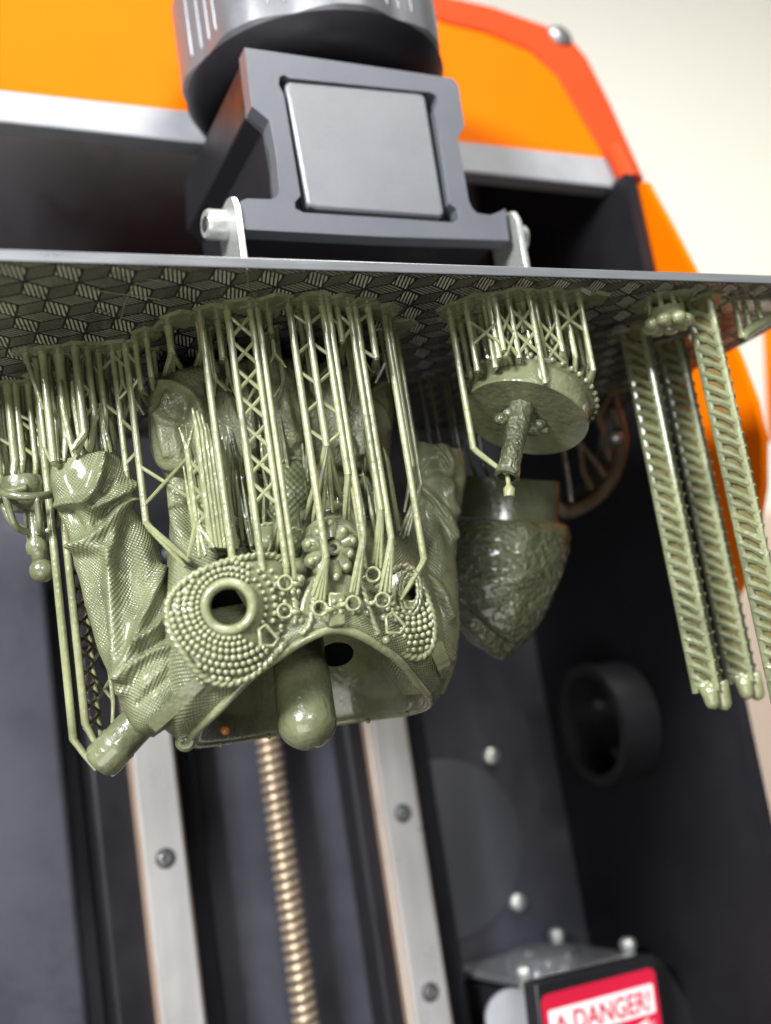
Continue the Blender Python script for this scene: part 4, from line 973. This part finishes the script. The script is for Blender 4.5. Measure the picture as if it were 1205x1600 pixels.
for q in pts:
    a = np.array([q[0], q[1], -.01]); mb = MB(); mb.tube([a, q], .08, 8); mb.build('support_strut', 'resin_strut', fr_); pad(fr_, a, .5)

# ================================================================== HEATER MODULE
hm = thing('heater_module', 'clear-topped black heater box with a red and white danger label at the bottom right', 'heater')
ZP = -20.3
c4 = [PZ(708, 1522, ZP), PZ(822, 1546, ZP), PZ(990, 1500, ZP), PZ(875, 1482, ZP)]
cm = sum(c4)/4
mb = MB(); mb.prism([cm+(q-cm)*1.02 for q in c4], (0, 0, .28)); mb.build('cover_plate', 'clear_acrylic', hm, bevel=.08)
mb = MB(); mb.lathe(cm+np.array([0, 0, .29]), (0, 0, 1), [(1.5, 0), (1.45, .3), (1.1, .42), (.4, .44)], 30); mb.build('cover_dome', 'clear_acrylic', hm)
for q in c4:
    q = cm+(q-cm)*.97; mb = MB(); mb.lathe(q+np.array([0, 0, -.3]), (0, 0, 1), [(.30, 0), (.30, .35), (.24, .38), (.24, .75)], 16); so = mb.build('standoff', 'zinc', hm)
    mb = MB(); mb.lathe(q+np.array([0, 0, .452]), (0, 0, 1), [(.31, 0), (.31, .26), (.24, .36), (.1, .4)], 6); mb.build('nut', 'zinc', so)
dn = np.array([0, 0, -1.])
mb = MB(); mb.prism([cm+(q-cm)*.86+dn*.35 for q in c4], (0, 0, -9)); mb.build('body', 'black_plastic', hm, bevel=.1)
# label sheet on the front of the box
lx = nrm(c4[2]-c4[1]); 
L00 = P(846, 1556, 14.6); ex = P(1022, 1511, 15.6)-L00; wlab = np.linalg.norm(ex); ex = nrm(ex); ey = nrm(np.array([0, 0, -1.])-ex*(-ex[2])); nz_ = nrm(np.cross(ey, ex))
if nz_@(CAM-L00) < 0: nz_ = -nz_
LP = lambda u, v, h=0.: L00+ex*u+ey*v+nz_*h
def roundrect(u0, v0, u1, v1, r, h):
    pts = []
    for cx, cy, a0 in ((u1-r, v0+r, -90), (u1-r, v1-r, 0), (u0+r, v1-r, 90), (u0+r, v0+r, 180)):
        for k in range(5):
            a = math.radians(a0+22.5*k); pts.append(LP(cx+r*math.cos(a), cy+r*math.sin(a), h))
    return pts
mb = MB(); mb.prism([LP(-.15, -.4, -.75), LP(wlab+.2, -.4, -.75), LP(wlab+.2, 7, -.75), LP(-.15, 7, -.75)], nz_*.7); mb.build('label_bracket', 'black_plastic', hm, bevel=.06)
mb = MB(); mb.prism(roundrect(0, 0, wlab, 3.2, .3, 0), -nz_*.04); lab = mb.build('danger_label', 'label_red', hm, smooth=0)
mb = MB(); mb.prism(roundrect(.22, .52, wlab-.22, 1.5, .08, .012), -nz_*.01); mb.build('white_field', 'label_white', lab, smooth=0)
mb = MB(); mb.prism([LP(wlab*.66, 1.95, .012), LP(wlab*.9, 1.62, .012), LP(wlab*.84, 1.86, .012), LP(wlab*.95, 1.78, .012), LP(wlab*.74, 2.2, .012), LP(wlab*.80, 1.98, .012)], -nz_*.01); mb.build('lightning_mark', 'label_white', lab, smooth=0)
def text(body, u, v, size, mat, h, parent, width=None):
    cu = bpy.data.curves.new('lettering', 'FONT'); cu.body = body; cu.size = size*S; cu.extrude = .004*S; cu.offset = .018*size*S
    o = bpy.data.objects.new('lettering', cu); col.objects.link(o); cu.materials.append(MATS[mat])
    bx_, by_, bz_ = Vector(ex), Vector(-ey), Vector(nz_)
    mw = Matrix((bx_, by_, bz_)).transposed().to_4x4(); mw.translation = Vector(LP(u, v, h))*S
    o.parent = parent
    bpy.context.view_layer.update()
    if width:
        k = width*S/max(o.dimensions.x, 1e-6); mw = mw @ Matrix.Diagonal((k, 1, 1, 1))
    bpy.context.view_layer.update()
    me = bpy.data.meshes.new_from_object(o.evaluated_get(bpy.context.evaluated_depsgraph_get()))
    bpy.data.objects.remove(o); me.transform(mw); me.name = 'lettering'
    o = bpy.data.objects.new('lettering', me); col.objects.link(o); o.parent = parent
    if not me.materials: me.materials.append(MATS[mat])
    return o
text('DANGER!', wlab*.23, 1.36, .95, 'label_red', .02, lab, wlab*.68)
text('VOLTAGE', wlab*.18, 2.1, .55, 'label_white', .01, lab, wlab*.44)
mb = MB(); mb.prism([LP(wlab*.07, 1.36, .02), LP(wlab*.13, .68, .02), LP(wlab*.20, 1.36, .02)], nz_*.006, [[LP(wlab*.11, 1.26, .02), LP(wlab*.16, 1.26, .02), LP(wlab*.132, .92, .02)]]); mb.build('warning_triangle', 'label_red', lab, smooth=0)
a = P(800, 1590, 17.5); mb = MB(); mb.lathe(a, nrm(np.array([-.3, -1, .1])), [(1.0, 0), (1.0, .3), (.8, .35)], 32); mb.build('round_cap', 'lid_rim', hm)
mb = MB(); e = P(1062, 1530, 17); mb.prism([P(1010,1495,17.2),P(1035,1500,17.2),P(1085,1575,17.2),P(1090,1640,17.2),P(1010,1640,17.2)], (0, .4, 0)); mb.build('side_bracket', 'black_plastic', hm, bevel=.08)

for o in list(bpy.data.objects):
    if '_w' in o: del o['_w']
